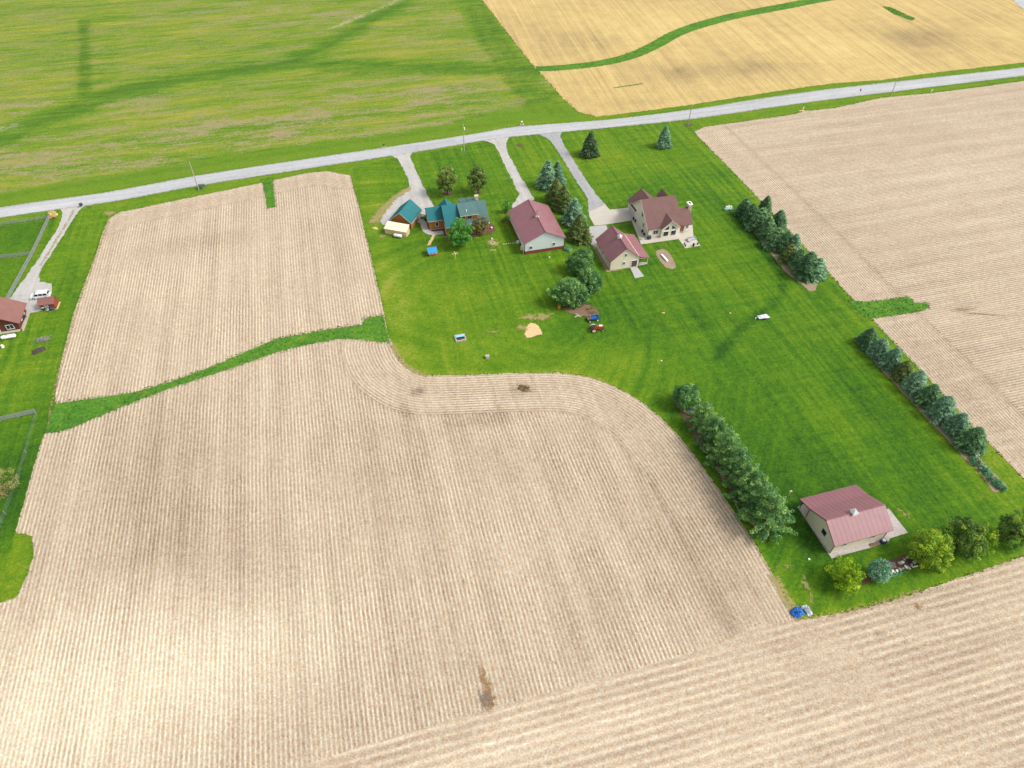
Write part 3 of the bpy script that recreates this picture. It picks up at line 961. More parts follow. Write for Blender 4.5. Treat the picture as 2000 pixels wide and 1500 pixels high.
# ------------------------------------------------------------------ object materials
def siding(name, c, period=0.24, depth=0.10, horiz=False, var=0.05, rough=0.6):
    n = NT(name, rough)
    x, y, z = n.sep(n.obj())
    t = z if horiz else n.add(x, y)
    w = n.math('POWER', n.math('MULTIPLY_ADD', n.cosw(t, period), 0.5, 0.5), 6.0)
    k = n.add(1.0, n.mul(w, -depth), n.mul(n.nz(n.obj(), 0.7, 4), var))
    n.color(n.gain(c, k))
    return n.mat


def roofing(name, c, rough=0.45, var=0.10, course=0.0, spec=0.35):
    n = NT(name, rough)
    n.bsdf.inputs['Specular IOR Level'].default_value = spec
    p = n.obj()
    k = n.add(1.0, n.mul(n.nz(p, 0.5, 4, .6), var), n.mul(n.nz(p, 5.0, 3, .7), var * (1.3 if course else .3)))
    if course:
        z = n.sep(p)[2]
        k = n.add(k, n.mul(n.math('POWER', n.math('MULTIPLY_ADD', n.cosw(z, course), .5, .5), 5.0), -.13))
        n.bump(n.noise(p, 9, 3), .03, .5)
    n.color(n.gain(c, k))
    return n.mat


M['maroon'] = roofing('maroon_metal_roof', (.240, .105, .115), 0.36, 0.13)
M['maroon_trim'] = plain('maroon_trim', (.10, .030, .028), .5)
M['cream'] = siding('cream_metal_siding', (.66, .60, .46), .23, .10)
M['cream_lap'] = siding('cream_lap_siding', (.72, .67, .56), .20, .14, True)
M['white_metal'] = siding('pale_grey_metal_siding', (.60, .645, .655), .23, .08)
M['wainscot'] = siding('maroon_wainscot', (.20, .060, .045), .23, .15)
M['brown_roof'] = roofing('brown_shingles', (.175, .100, .092), .9, .14, .13, .1)
M['teal'] = roofing('teal_shingles', (.030, .150, .165), .85, .12, .13, .1)
M['teal_grey'] = roofing('greyed_teal_shingles', (.085, .160, .155), .9, .12, .13, .1)
M['log'] = siding('stained_log_wall', (.36, .155, .045), .24, .35, True, .12)
M['log_trim'] = plain('pale_wood_trim', (.50, .44, .32))
M['white'] = plain('white_paint', (.76, .75, .72), .5, .06)
M['dark'] = plain('dark_metal', (.035, .035, .038), .5)
M['steel'] = plain('galvanised_metal', (.42, .43, .44), .4, .1)
M['brown_steel'] = plain('brown_door_paint', (.105, .062, .050), .5)
M['wood_door'] = plain('varnished_wood', (.36, .155, .040), .5, .15)
M['tan'] = siding('tan_plywood', (.62, .47, .27), .6, .10)
M['tan_roof'] = roofing('bleached_board_roof', (.72, .63, .48), .8, .10)
M['stone'] = plain('pale_stone', (.42, .36, .29), .9, .25, 3)
M['stone_grey'] = plain('grey_stone', (.36, .34, .33), .9, .25, 3)
M['barnred'] = siding('red_brown_siding', (.235, .066, .035), .22, .2, True, .1)
M['darkbrown'] = siding('dark_brown_siding', (.115, .042, .026), .22, .25, True, .1)
M['mauve_roof'] = roofing('red_brown_shingles', (.225, .110, .095), .9, .12, .13, .1)
M['pole'] = plain('weathered_pole_wood', (.36, .33, .29), .9, .15)
M['fence'] = plain('weathered_fence_rail', (.24, .25, .25), .9, .15)
M['rubber'] = plain('tyre_rubber', (.022, .022, .022), .9)
M['tarp_blue'] = plain('blue_tarp', (.020, .125, .42), .4, .15)
M['tarp_white'] = plain('white_tarp', (.62, .66, .70), .4, .15)
M['cart_blue'] = plain('blue_cart_paint', (.018, .095, .36), .4)
M['tractor_red'] = plain('faded_red_paint', (.42, .060, .022), .45, .15)
M['yellow_hub'] = plain('cream_hub_paint', (.68, .52, .30), .5)
M['van_white'] = plain('white_car_paint', (.74, .76, .77), .25, .02, spec=.5)
M['mint'] = plain('mint_plastic', (.16, .55, .44), .5)
M['navy'] = plain('dark_blue_cover', (.030, .042, .085), .5)
M['sky_blue'] = plain('light_blue_sheet', (.24, .55, .66), .4)
M['play_blue'] = plain('bright_blue_roof_boards', (.040, .25, .50), .5, .1)
M['play_red'] = plain('red_painted_boards', (.44, .075, .030), .6)
M['raw_wood'] = plain('raw_lumber', (.62, .48, .26), .8, .12)
M['grey_wood'] = plain('grey_weathered_wood', (.26, .235, .215), .9, .2)
M['bark'] = plain('tree_bark', (.085, .062, .048), .95, .3, 4)
M['sign_orange'] = plain('orange_sign_face', (.62, .21, .025), .5)
M['cooler'] = plain('pale_green_plastic', (.30, .46, .36), .5)
M['clay'] = plain('rusty_orange', (.50, .16, .035), .8)
M['soil_dark'] = plain('dark_wet_soil', (.060, .050, .040), .95, .3, 3)
_g = NT('window_glass', 0.08)
_g.bsdf.inputs['Specular IOR Level'].default_value = 0.6
_g.color((.022, .030, .036))
M['glass'] = _g.mat


# ------------------------------------------------------------------ building helpers
class Frame:
    """a building's own axes: x along its front (west to east), y away from the camera"""

    def __init__(self, name, px, py, rz, label, cat, group=None):
        x, y, _ = P(px, py)
        self.root = empty(name, (x, y, 0), rz, label, cat, group)


def gable_walls(mb, x0, x1, y0, y1, e0, zr, rid, axis='x', e1=None, mi=0, z0=-0.1):
    """closed wall block; ridge along axis at rid with height zr, eaves e0 (near) and e1 (far)"""
    e1 = e0 if e1 is None else e1
    if axis == 'x':
        prof = [(x0, y0, z0), (x0, y1, z0), (x0, y1, e1), (x0, rid, zr), (x0, y0, e0)]
        mb.extrude(prof, (x1 - x0, 0, 0), mi)
    else:
        prof = [(x0, y0, z0), (x1, y0, z0), (x1, y0, e1), (rid, y0, zr), (x0, y0, e0)]
        mb.extrude(prof, (0, y1 - y0, 0), mi)


def window(root, c, n, w, h, mull=True, frame=None, pane=None, cross=False):
    """framed window: c centre on the wall face, n outward: '-y','+y','-x','+x'"""
    rz = {'-y': 0, '+x': R(90), '+y': R(180), '-x': R(-90)}[n]
    F = frame or M['white']
    t = 0.09
    mb = MB()
    rot = Matrix.Rotation(rz, 3, 'Z')

    def bx(u, v, su, sv, off, d):
        p = Vector(c) + rot @ Vector((u, -off, v))
        mb.box(p, (su, d, sv), rz)
    bx(0, h / 2 + t / 2, w + 2 * t, t, .05, .10)
    bx(0, -h / 2 - t / 2, w + 2 * t, t, .05, .10)
    bx(-w / 2 - t / 2, 0, t, h, .05, .10)
    bx(w / 2 + t / 2, 0, t, h, .05, .10)
    if mull:
        bx(0, 0, .06, h, .055, .05)
    if cross:
        bx(0, 0, w, .06, .062, .05)
    f = mb.build('window', F, root)
    m2 = MB()
    p = Vector(c) + rot @ Vector((0, -.02, 0))
    m2.box(p, (w, .035, h), rz)
    m2.build('pane', pane or M['glass'], f)
    return f


def door(root, c, n, w, h, mat, handle=True, frame=None):
    rz = {'-y': 0, '+x': R(90), '+y': R(180), '-x': R(-90)}[n]
    rot = Matrix.Rotation(rz, 3, 'Z')
    mb = MB()
    mb.box(Vector(c) + rot @ Vector((0, -.03, h / 2)), (w, .07, h), rz, 0)
    for k in range(1, 4):
        mb.box(Vector(c) + rot @ Vector((0, -.075, h * k / 4)), (w * .94, .03, .04), rz, 0)
    d = mb.build('door', mat, root)
    fr = MB()
    for u in (-w / 2 - .06, w / 2 + .06):
        fr.box(Vector(c) + rot @ Vector((u, -.05, h / 2)), (.12, .12, h), rz)
    fr.box(Vector(c) + rot @ Vector((0, -.05, h + .06)), (w + .24, .12, .12), rz)
    fr.build('door_frame', frame or M['white'], d)
    if handle:
        hb = MB()
        hb.box(Vector(c) + rot @ Vector((w * .38, -.11, h * .47)), (.05, .06, .22), rz)
        hb.build('handle', M['dark'], d)
    return d


def cupola(root, x, y, z, s=0.9, h=1.0, rz=0.0, vane=True):
    mb = MB()
    mb.box((x, y, z + h / 2 - .35), (s, s, h + .7), rz)
    for k in range(4):
        a = rz + k * math.pi / 2
        for j in range(3):
            mb.box((x + math.cos(a) * (s / 2 + .012), y + math.sin(a) * (s / 2 + .012), z + h * .3 + j * h * .2), (.03, s * .7, h * .1), a)
    cu = mb.build('cupola', M['white'], root)
    r = MB()
    o = s * .68
    M3 = Matrix.Rotation(rz, 3, 'Z')
    b = [Vector((x, y, z + h)) + M3 @ Vector(q) for q in ((-o, -o, 0), (o, -o, 0), (o, o, 0), (-o, o, 0))]
    t = Vector((x, y, z + h + s * .55))
    r.add(b + [t], [(0, 1, 4), (1, 2, 4), (2, 3, 4), (3, 0, 4), (3, 2, 1, 0)])
    r.build('cupola_roof', M['steel'] if not vane else M['maroon'], cu)
    if vane:
        v = MB()
        v.tube((x, y, z + h + s * .4), (x, y, z + h + s * .55 + .9), .035)
        v.box((x, y, z + h + s * .55 + .65), (.7, .03, .08), 0)
        v.build('weathervane', M['dark'], cu)
    return cu


def gutters(root, segs, mat, name='corner_trim', r=.06):
    for a, b in segs:
        MB().tube(a, b, r, n=6).build(name, mat, root)


# ------------------------------------------------------------------ buildings
# pale barn with a maroon roof
f = Frame('barn', 1025, 497, NS, 'long pale grey metal barn with maroon roof and maroon wainscot', 'barn')
rt = f.root
W, L_, E_, Z_ = 11.7, 17.3, 3.95, 6.75
b = MB(); gable_walls(b, 0, W, 0, L_, E_, Z_ - .12, W / 2, 'y', z0=1.0); b.build('wall', M['white_metal'], rt)
b = MB(); b.span(-.04, W + .04, -.04, L_ + .04, -.1, 1.0); b.build('wainscot', M['wainscot'], rt)
b = MB(); ov = .45
ez = E_ - (Z_ - E_) / (W / 2) * ov + .08
b.panel((-ov, -ov, ez), (-ov, L_ + ov, ez), (W / 2, L_ + ov, Z_ + .08), (W / 2, -ov, Z_ + .08), .14, 0, .92)
b.panel((W + ov, -ov, ez), (W + ov, L_ + ov, ez), (W / 2, L_ + ov, Z_ + .08), (W / 2, -ov, Z_ + .08), .14, 0, .92)
rf = b.build('roof', M['maroon'], rt)
MB().tube((W / 2, -ov, Z_ + .09), (W / 2, L_ + ov, Z_ + .09), .14, n=6).build('ridge_cap', M['maroon'], rf)
cupola(rt, W / 2, 8.2, Z_ - .1, .95, .75)
window(rt, (1.75, 0, 2.0), '-y', .75, 1.0)
window(rt, (8.6, 0, 2.1), '-y', .75, 1.0)
for y in (4.5, 9.0, 14.0):
    window(rt, (0, y, 2.1), '-x', .75, 1.0)
door(rt, (0, 2.6, 0.02), '-x', 1.0, 2.1, M['white'])
window(rt, (W, 5, 2.1), '+x', .75, 1.0); window(rt, (W, 12, 2.1), '+x', .75, 1.0)
door(rt, (5.85, L_, 0.02), '+y', 4.2, 3.2, M['white'], False)
gutters(rt, [((0, -.02, 0), (0, -.02, E_ - .1)), ((W, -.02, 0), (W, -.02, E_ - .1))], M['maroon_trim'])
MB().tube((-.5, 0.2, 3.5), (-.35, 0.2, 0.1), .06, n=6).build('downspout', M['white'], rt)

# cream garage barn with a lean-to porch
f = Frame('garage_barn', 1190.7, 528.3, NS, 'cream garage barn with ribbed maroon roof and lean-to porch beside the house', 'garage')
rt = f.root
W, L_, E_, Z_, rx = 8.6, 11.2, 3.25, 6.8, 4.25
b = MB(); gable_walls(b, 0, W, 0, L_, E_, Z_ - .12, rx, 'y', e1=3.25); b.build('wall', M['cream'], rt)
b = MB()
sl = (Z_ - E_) / rx
ov = .4
b.panel((-ov, -ov, E_ - sl * ov), (-ov, L_ + ov, E_ - sl * ov), (rx, L_ + ov, Z_), (rx, -ov, Z_), .14, 0, .61)
b.panel((W - .2, -ov, E_ + .15), (W - .2, L_ + ov, E_ + .15), (rx, L_ + ov, Z_), (rx, -ov, Z_), .14, 0, .92)
b.panel((11.5, -ov, 2.55), (11.5, L_ + ov, 2.55), (W - .2, L_ + ov, E_ + .15), (W - .2, -ov, E_ + .15), .14, 0, .61)
rf = b.build('roof', M['maroon'], rt)
MB().tube((rx, -ov, Z_ + .01), (rx, L_ + ov, Z_ + .01), .13, n=6).build('ridge_cap', M['maroon'], rf)
b = MB()
for y in (0.1, 3.7, 7.4, L_ - .1):
    b.tube((11.2, y, 0), (11.2, y, 2.5), .09, n=6).build('porch_post', M['cream'], rt); b = MB()
b.span(W, 11.2, -.05, .12, 2.35, 2.6).build('porch_beam', M['cream'], rt)
cupola(rt, rx, 5.4, Z_ - .15, .85, .7, R(22), False)
window(rt, (4.35, 0, 4.35), '-y', .62, .95); window(rt, (4.05, 0, 1.75), '-y', .62, .95)
door(rt, (7.15, 0, 0.02), '-y', 1.65, 2.15, M['brown_steel'], True)
for y in (3.2, 6.0, 8.8):
    window(rt, (0, y, 1.75), '-x', .62, .95)
window(rt, (W, 2.2, 1.5), '+x', .9, 1.1)
door(rt, (W, 6, .02), '+x', 1.0, 2.1, M['white'])
door(rt, (4.2, L_, .02), '+y', 4.8, 2.6, M['white'], False)
gutters(rt, [((0, -.02, 0), (0, -.02, E_ - .1)), ((W, -.02, 0), (W, -.02, E_ - .2))], M['maroon_trim'])

# cream house
f = Frame('farm_house', 1264, 465.5, NS, 'cream two-storey house with steep brown shingle roofs and stone-capped chimney', 'house')
rt = f.root
DX, DY, EZ, RZ, RY = 10.2, 14.0, 3.15, 8.9, 7.0
sl = (RZ - EZ) / (RY + .35)
b = MB()
gable_walls(b, 0, DX, 0, DY, EZ + sl * .35 - .12, RZ - .12, RY, 'x')
gable_walls(b, 0.02, 7.6, 9.8, 16.0, 3.4, 6.9, 3.8, 'y')          # garage wing
gable_walls(b, DX - .1, 13.7, 1.0, 7.9, 3.6, 6.05, 3.9, 'x', 3.1)     # low east wing
gable_walls(b, 3.9, 9.0, -1.0, 4.2, 3.55, 5.55, 6.45, 'y')          # window gable at the front
gable_walls(b, 8.3, 12.4 - 2.4, 8.5, 12.9, 6.0, 7.6, 9.15, 'y')        # dormer at the back
b.build('wall', M['cream_lap'], rt)
b = MB(); ov = .4
b.panel((-ov, -.35, EZ), (DX + ov, -.35, EZ), (DX + ov, RY, RZ), (-ov, RY, RZ), .16)
b.panel((-ov, DY + .35, EZ), (DX + ov, DY + .35, EZ), (DX + ov, RY, RZ), (-ov, RY, RZ), .16)
g = (6.95 - 3.45) / 4.2
b.panel((-.4, 9.6, 3.45), (-.4, 16.35, 3.45), (3.8, 16.35, 6.98), (3.8, 9.2, 6.98), .16)
b.panel((8.0, 9.6, 3.45), (8.0, 16.35, 3.45), (3.8, 16.35, 6.98), (3.8, 9.2, 6.98), .16)
b.panel((DX - .2, -.4, 2.85), (14.0, -.4, 2.85), (14.0, 3.9, 6.32), (DX - .2, 3.9, 6.32), .16)
b.panel((DX - .2, 8.2, 2.85), (14.0, 8.2, 2.85), (14.0, 3.9, 6.32), (DX - .2, 3.9, 6.32), .16)
b.panel((3.45, -1.45, 3.30), (3.45, 1.6, 3.30), (6.45, 4.0, 5.78), (6.45, -1.45, 5.78), .16)
b.panel((9.45, -1.45, 3.30), (9.45, 1.6, 3.30), (6.45, 4.0, 5.78), (6.45, -1.45, 5.78), .16)
b.panel((7.6, 9.2, 5.9), (7.6, 13.3, 5.9), (9.15, 13.3, 7.72), (9.15, 8.4, 7.72), .14)
b.panel((10.7, 9.2, 5.9), (10.7, 13.3, 5.9), (9.15, 13.3, 7.72), (9.15, 8.4, 7.72), .14)
rf = b.build('roof', M['brown_roof'], rt)
b = MB()
b.span(13.55, 14.6, 3.2, 4.7, -.1, 7.1)
ch = b.build('chimney', M['stone'], rf)
b = MB(); b.span(13.42, 14.73, 3.06, 4.84, 7.1, 7.4); b.build('chimney_cap', M['white'], ch)
b = MB(); b.span(13.85, 14.3, 3.6, 4.3, 7.402, 7.55); b.build('flue', M['dark'], ch)
# bargeboards
for a_, b_, c_ in (((-ov, -.35, EZ), (-ov, RY, RZ), .09), ((-ov, DY + .35, EZ), (-ov, RY, RZ), .09), ((3.45, -1.47, 3.28), (6.45, -1.47, 5.76), .1), ((9.45, -1.47, 3.28), (6.45, -1.47, 5.76), .1),
                   ((-.4, 16.38, 3.42), (3.8, 16.38, 6.95), .09), ((8.0, 16.38, 3.42), (3.8, 16.38, 6.95), .09), ((10.7, 13.32, 5.9), (9.15, 13.32, 7.7), .08), ((7.6, 13.32, 5.9), (9.15, 13.32, 7.7), .08)):
    p0, p1 = Vector(a_), Vector(b_)
    MB().extrude([p0, p1, p1 + Vector((0, 0, -.28)), p0 + Vector((0, 0, -.28))], (0, -.06, 0) if abs(p1.x - p0.x) > .1 else (-.06, 0, 0)).build('bargeboard', M['log_trim'], rf)
window(rt, (1.9 + .5, 0, 1.75), '-y', 1.5, 1.25)
for xx in (5.25, 7.65):
    window(rt, (xx, -1.0, 1.35), '-y', 1.55, 1.55, False)
for s_ in (-1, 1):                                             # slanted lights in the gable
    x0_, x1_ = 6.45 + s_ * .45, 6.45 + s_ * 1.95
    tri = [(x0_, -1.04, 2.75), (x1_, -1.04, 2.75), (x0_, -1.04, 4.0)]
    w_ = MB().extrude([(x0_ - s_ * .1, -1.0, 2.67), (x1_ + s_ * .3, -1.0, 2.67), (x0_ - s_ * .1, -1.0, 4.2)], (0, -.035, 0)).build('window', M['white'], rt)
    MB().extrude(tri, (0, -.02, 0)).build('pane', M['glass'], w_)
window(rt, (0, 5.2, 4.9), '-x', 1.1, 1.5); window(rt, (0, 3.6, 2.3), '-x', .9, 1.4)
door(rt, (0.02, 12.7, .02), '-x', 4.4, 2.4, M['steel'], False)
d_ = door(rt, (11.0, 1.0, .02), '-y', 2.3, 2.4, M['wood_door'])
window(rt, (13.0, 1.0, 1.5), '-y', .7, 1.3)
window(rt, (13.7, 5.8, 1.7), '+x', 1.0, 1.3); window(rt, (DX, 9.8, 1.7), '+x', 1.0, 1.3)
for x in (9.5, 11.6, 13.6):
    MB().tube((x, .0, 0), (x, .0, 2.8), .11, n=6).build('porch_post', M['white'], rt)
for x0_, x1_ in ((9.5, 10.0), (11.8, 13.6)):
    b = MB()
    b.span(x0_, x1_, -.03, .03, .90, .98); b.span(x0_, x1_, -.03, .03, .12, .2)
    k = x0_ + .15
    while k < x1_:
        b.span(k - .03, k + .03, -.02, .02, .2, .9); k += .2
    b.build('porch_railing', M['white'], rt)
MB().tube((0, -.05, 0), (0, -.05, EZ), .06, n=6).build('downspout', M['maroon_trim'], rt)

# lower right shed
f = Frame('barn', 1621, 1080.5, R(16.0), 'cream pole barn with maroon roof near the lower right corner of the lawn', 'barn')
rt = f.root
W = 11.6
b = MB()
b.extrude([(0, 0, -.1), (0, 8.3, -.1), (0, 8.3, 3.62), (0, 3.6, 5.92), (0, 0, 3.70)], (W, 0, 0))
b.build('wall', M['cream'], rt)
b = MB(); ov = .6
b.panel((-ov, -.6, 3.50), (W + ov, -.6, 3.50), (W + ov, 3.6, 6.1), (-ov, 3.6, 6.1), .13, 0, .92)
b.panel((-ov, 7.8, 3.95), (W + ov, 7.8, 3.95), (W + ov, 3.6, 6.1), (-ov, 3.6, 6.1), .13, 0, .92)
b.panel((-ov, 11.0, 2.95), (W + ov, 11.0, 2.95), (W + ov, 7.8, 3.95), (-ov, 7.8, 3.95), .13, 0, .92)
rf = b.build('roof', M['maroon'], rt)
MB().tube((-ov, 3.6, 6.11), (W + ov, 3.6, 6.11), .13, n=6).build('ridge_cap', M['maroon'], rf)
for a_, b_ in (((-ov, -.6, 3.48), (-ov, 3.6, 6.08)), ((-ov, 3.6, 6.08), (-ov, 7.8, 3.93)), ((-ov, 7.8, 3.93), (-ov, 11.0, 2.93))):
    p0, p1 = Vector(a_), Vector(b_)
    MB().extrude([p0, p1, p1 + Vector((0, 0, -.2)), p0 + Vector((0, 0, -.2))], (-.05, 0, 0)).build('rake_trim', M['maroon_trim'], rf)
for x in (.1, 3.9, 7.7, W - .1):
    MB().tube((x, 10.6, 0), (x, 10.6, 2.95), .09, n=6).build('porch_post', M['maroon_trim'], rt)
b = MB(); b.span(0, W, 8.3, 10.8, -.02, .12); b.build('porch_floor', M['concrete'], rt)
cupola(rt, 5.3, 3.6, 5.95, .95, .55, 0, False)
window(rt, (0, 3.2, 2.4), '-x', .95, 1.0, True, M['navy'])
window(rt, (2.5, 0, 2.0), '-y', .75, .9); window(rt, (8.6, 0, 2.0), '-y', .75, .9)
door(rt, (W, 2.0, .02), '+x', 2.8, 2.6, M['white'], False); window(rt, (W, 6, 1.9), '+x', .9, 1.0)
gutters(rt, [((-.02, -.02, 0), (-.02, -.02, 3.45)), ((W + .02, -.02, 0), (W + .02, -.02, 3.45))], M['maroon_trim'])
MB().tube((-.04, 8.3, .1), (-.04, 8.3, 3.4), .07, n=6).build('corner_trim', M['maroon_trim'], rt)

# teal garage, turned against the grid
f = Frame('log_garage', 803.7, 448, NS - R(32), 'stained log garage with teal shingle roof at the end of the gravel drive', 'garage')
rt = f.root
b = MB(); gable_walls(b, -6.4, 0, 0, 7.4, 2.5, 5.1, -3.2, 'y'); b.build('wall', M['log'], rt)
b = MB(); ov = .45
sl = (5.25 - 2.55) / 3.2
b.panel((ov, -ov, 2.6 - sl * ov), (ov, 7.4 + ov, 2.6 - sl * ov), (-3.2, 7.4 + ov, 5.3), (-3.2, -ov, 5.3), .15)
b.panel((-6.4 - ov, -ov, 2.6 - sl * ov), (-6.4 - ov, 7.4 + ov, 2.6 - sl * ov), (-3.2, 7.4 + ov, 5.3), (-3.2, -ov, 5.3), .15)
rf = b.build('roof', M['teal'], rt)
for x in (ov, -6.4 - ov):
    p0, p1 = Vector((x, -ov, 2.58 - sl * ov)), Vector((-3.2, -ov, 5.28))
    MB().extrude([p0, p1, p1 + Vector((0, 0, -.22)), p0 + Vector((0, 0, -.22))], (0, -.05, 0)).build('bargeboard', M['log_trim'], rf)
MB().span(ov - .05, ov + .05, -ov, 7.4 + ov, 2.1, 2.24).build('fascia', M['log_trim'], rf)
window(rt, (0, 4.6, 1.45), '+x', .9, 1.0)
door(rt, (0, 6.2, .02), '+x', .95, 2.0, M['white'])
door(rt, (-3.2, 7.4, .02), '+y', 4.4, 2.2, M['white'], False)

# tan lean-to shed in front of it
f = Frame('lean_to_shed', 752.3, 456, NS - R(31.5), 'tan plywood lean-to shed with bleached roof behind the teal-roofed garage', 'shed')
rt = f.root
b = MB()
b.extrude([(0, 0, -.05), (0, 2.5, -.05), (0, 2.5, 2.62), (0, 0, 1.85)], (6.9, 0, 0)); b.build('wall', M['tan'], rt)
b = MB(); b.panel((-.12, -.25, 1.85), (7.02, -.25, 1.85), (7.02, 2.65, 2.75), (-.12, 2.65, 2.75), .1, 0, .9, .03); b.build('roof', M['tan_roof'], rt)
door(rt, (6.9, 1.25, .02), '+x', 1.2, 1.8, M['raw_wood'], True, M['log_trim'])

# log house with teal roofs
f = Frame('log_house', 839.6, 449.7, NS, 'stained log house with several teal and greyed roofs and a stone chimney', 'house')
rt = f.root
b = MB()
gable_walls(b, 0, 4.6, 0, 7.0, 3.3, 5.25, 3.5, 'x')
gable_walls(b, 4.4, 17.0, -4.4, 6.6, 3.25, 6.9, 1.1, 'x')
gable_walls(b, 4.0, 8.6, 3.0, 6.9, 3.2, 5.3, 6.3, 'y')
b.extrude([(8.9, -3.6, 2.9), (8.9, 1.0, 2.9), (8.9, 1.0, 7.0), (8.9, -3.6, 5.85)], (5.1, 0, 0))
for x in (10.0, 12.6):
    b.extrude([(x, 1.2, 4.5), (x, 4.6, 4.5), (x, 4.6, 6.3), (x, 1.2, 7.25)], (1.9, 0, 0))
b.build('wall', M['log'], rt)
b = MB()
b.panel((-.35, -.4, 3.25), (4.6, -.4, 3.25), (4.6, 3.5, 5.5), (-.35, 3.5, 5.5), .15)
b.panel((-.35, 7.4, 3.25), (4.6, 7.4, 3.25), (4.6, 3.5, 5.5), (-.35, 3.5, 5.5), .15)
b.panel((4.1, -4.8, 3.15), (8.85, -4.8, 3.15), (8.85, 1.1, 7.1), (4.1, 1.1, 7.1), .15)
b.panel((4.1, 7.0, 3.15), (17.4, 7.0, 3.15), (17.4, 1.1, 7.1), (4.1, 1.1, 7.1), .15)
b.panel((3.6, 1.5, 3.1), (3.6, 7.4, 3.1), (6.3, 7.4, 5.55), (6.3, 1.5, 5.55), .15)
b.panel((9.0, 1.5, 3.1), (9.0, 7.4, 3.1), (6.3, 7.4, 5.55), (6.3, 1.5, 5.55), .15)
rf = b.build('roof', M['teal'], rt)
b = MB()
b.panel((14.05, -4.8, 3.15), (17.4, -4.8, 3.15), (17.4, 1.1, 7.1), (14.05, 1.1, 7.1), .15)
b.panel((8.85, -4.8, 3.14), (14.05, -4.8, 3.14), (14.05, -3.0, 4.35), (8.85, -3.0, 4.35), .13)
b.panel((8.7, -4.05, 5.88), (14.3, -4.05, 5.88), (14.3, 1.15, 7.2), (8.7, 1.15, 7.2), .15)
for x in (9.7, 12.3):
    b.panel((x, 4.9, 6.28), (x + 2.4, 4.9, 6.28), (x + 2.4, 1.15, 7.35), (x, 1.15, 7.35), .13)
gr = b.build('dormer_roof', M['teal_grey'], rf)
MB().tube((10.9, -2.6, 6.2), (10.9, -2.6, 6.8), .14, n=8).build('vent_pipe', M['white'], gr)
b = MB(); b.span(14.5, 15.5, 1.6, 2.5, 4.8, 8.1); ch = b.build('chimney', M['stone'], rf)
MB().span(14.4, 15.6, 1.5, 2.6, 8.1, 8.3).build('chimney_cap', M['log_trim'], ch)
for x0_, x1_, y, z in ((-.35, 4.1, -.44, 3.17), (4.1, 8.85, -4.84, 3.07), (8.7, 14.3, -4.09, 5.80)):
    MB().span(x0_, x1_, y - .04, y + .04, z - .16, z + .03).build('fascia', M['log_trim'], rf)
window(rt, (2.3, 0, 1.75), '-y', .8, 1.25, False)
window(rt, (9.8, -3.6, 4.9), '-y', .9, 1.1, False, M['log_trim']); window(rt, (11.6, -3.6, 4.85), '-y', 1.3, 1.2, True, M['log_trim'])
window(rt, (6.3, -4.4, 1.7), '-y', 1.0, 1.2); window(rt, (11, -4.4, 1.7), '-y', 2.0, 1.3); window(rt, (15.6, -4.4, 1.7), '-y', 1.2, 1.2)
window(rt, (0, 3.5, 1.7), '-x', .8, 1.1); window(rt, (17.0, -1, 1.7), '+x', 1.2, 1.3)
door(rt, (4.4, -2.2, .02), '-x', 1.0, 2.05, M['wood_door'])
MB().span(-.03, 4.4, -.1, .0, -.05, .25).build('foundation', M['stone_grey'], rt)

# brown house at the left edge and its garden shed
f = Frame('brown_house', 40, 643, NS, 'dark red-brown house with mauve shingle roof beside the left gravel pad', 'house')
rt = f.root
b = MB(); gable_walls(b, -11, 0, 0, 7.4, 2.5, 5.9, -5.5, 'y'); b.build('wall', M['darkbrown'], rt)
b = MB(); ov = .55
sl = 3.5 / 5.5
b.panel((ov + .3, -ov, 2.55 - sl * ov), (ov + .3, 7.4 + ov, 2.55 - sl * ov), (-5.5, 7.4 + ov, 6.1), (-5.5, -ov, 6.1), .16)
b.panel((-11 - ov, -ov, 2.55 - sl * ov), (-11 - ov, 7.4 + ov, 2.55 - sl * ov), (-5.5, 7.4 + ov, 6.1), (-5.5, -ov, 6.1), .16)
b.build('roof', M['mauve_roof'], rt)
window(rt, (0, 3.0, 1.2), '+x', .7, 1.0); window(rt, (0, 5.4, 1.2), '+x', .7, 1.0)
window(rt, (-1.9, 0, 1.2), '-y', 1.6, 1.2); window(rt, (-5.0, 0, 1.2), '-y', 1.0, 2.0)
MB().span(-11, .5, -.9, -.05, -.02, .1).build('stone_edging', M['stone'], rt)
MB().span(.15, 1.0, -.9, 7.4, -.02, .1).build('stone_edging', M['stone'], rt)

f = Frame('garden_shed', 82, 606.5, NS - R(4), 'small red-brown garden shed with mauve roof beside the white van', 'shed')
rt = f.root
b = MB(); gable_walls(b, 0, 3.6, 0, 2.8, 2.0, 2.95, 1.4, 'x'); b.build('wall', M['barnred'], rt)
b = MB()
b.panel((-.25, -.3, 1.92), (3.8, -.3, 1.92), (3.8, 1.4, 3.06), (-.25, 1.4, 3.06), .1)
b.panel((-.25, 3.1, 1.92), (3.8, 3.1, 1.92), (3.8, 1.4, 3.06), (-.25, 1.4, 3.06), .1)
b.build('roof', M['mauve_roof'], rt)
window(rt, (1.6, 0, 1.35), '-y', .65, .7, True, None, None, True)
door(rt, (0, 1.4, .02), '-x', 1.1, 1.75, M['barnred'])
MB().span(-.05, 3.9, -.12, 2.92, -.03, .1).build('base', M['raw_wood'], rt)

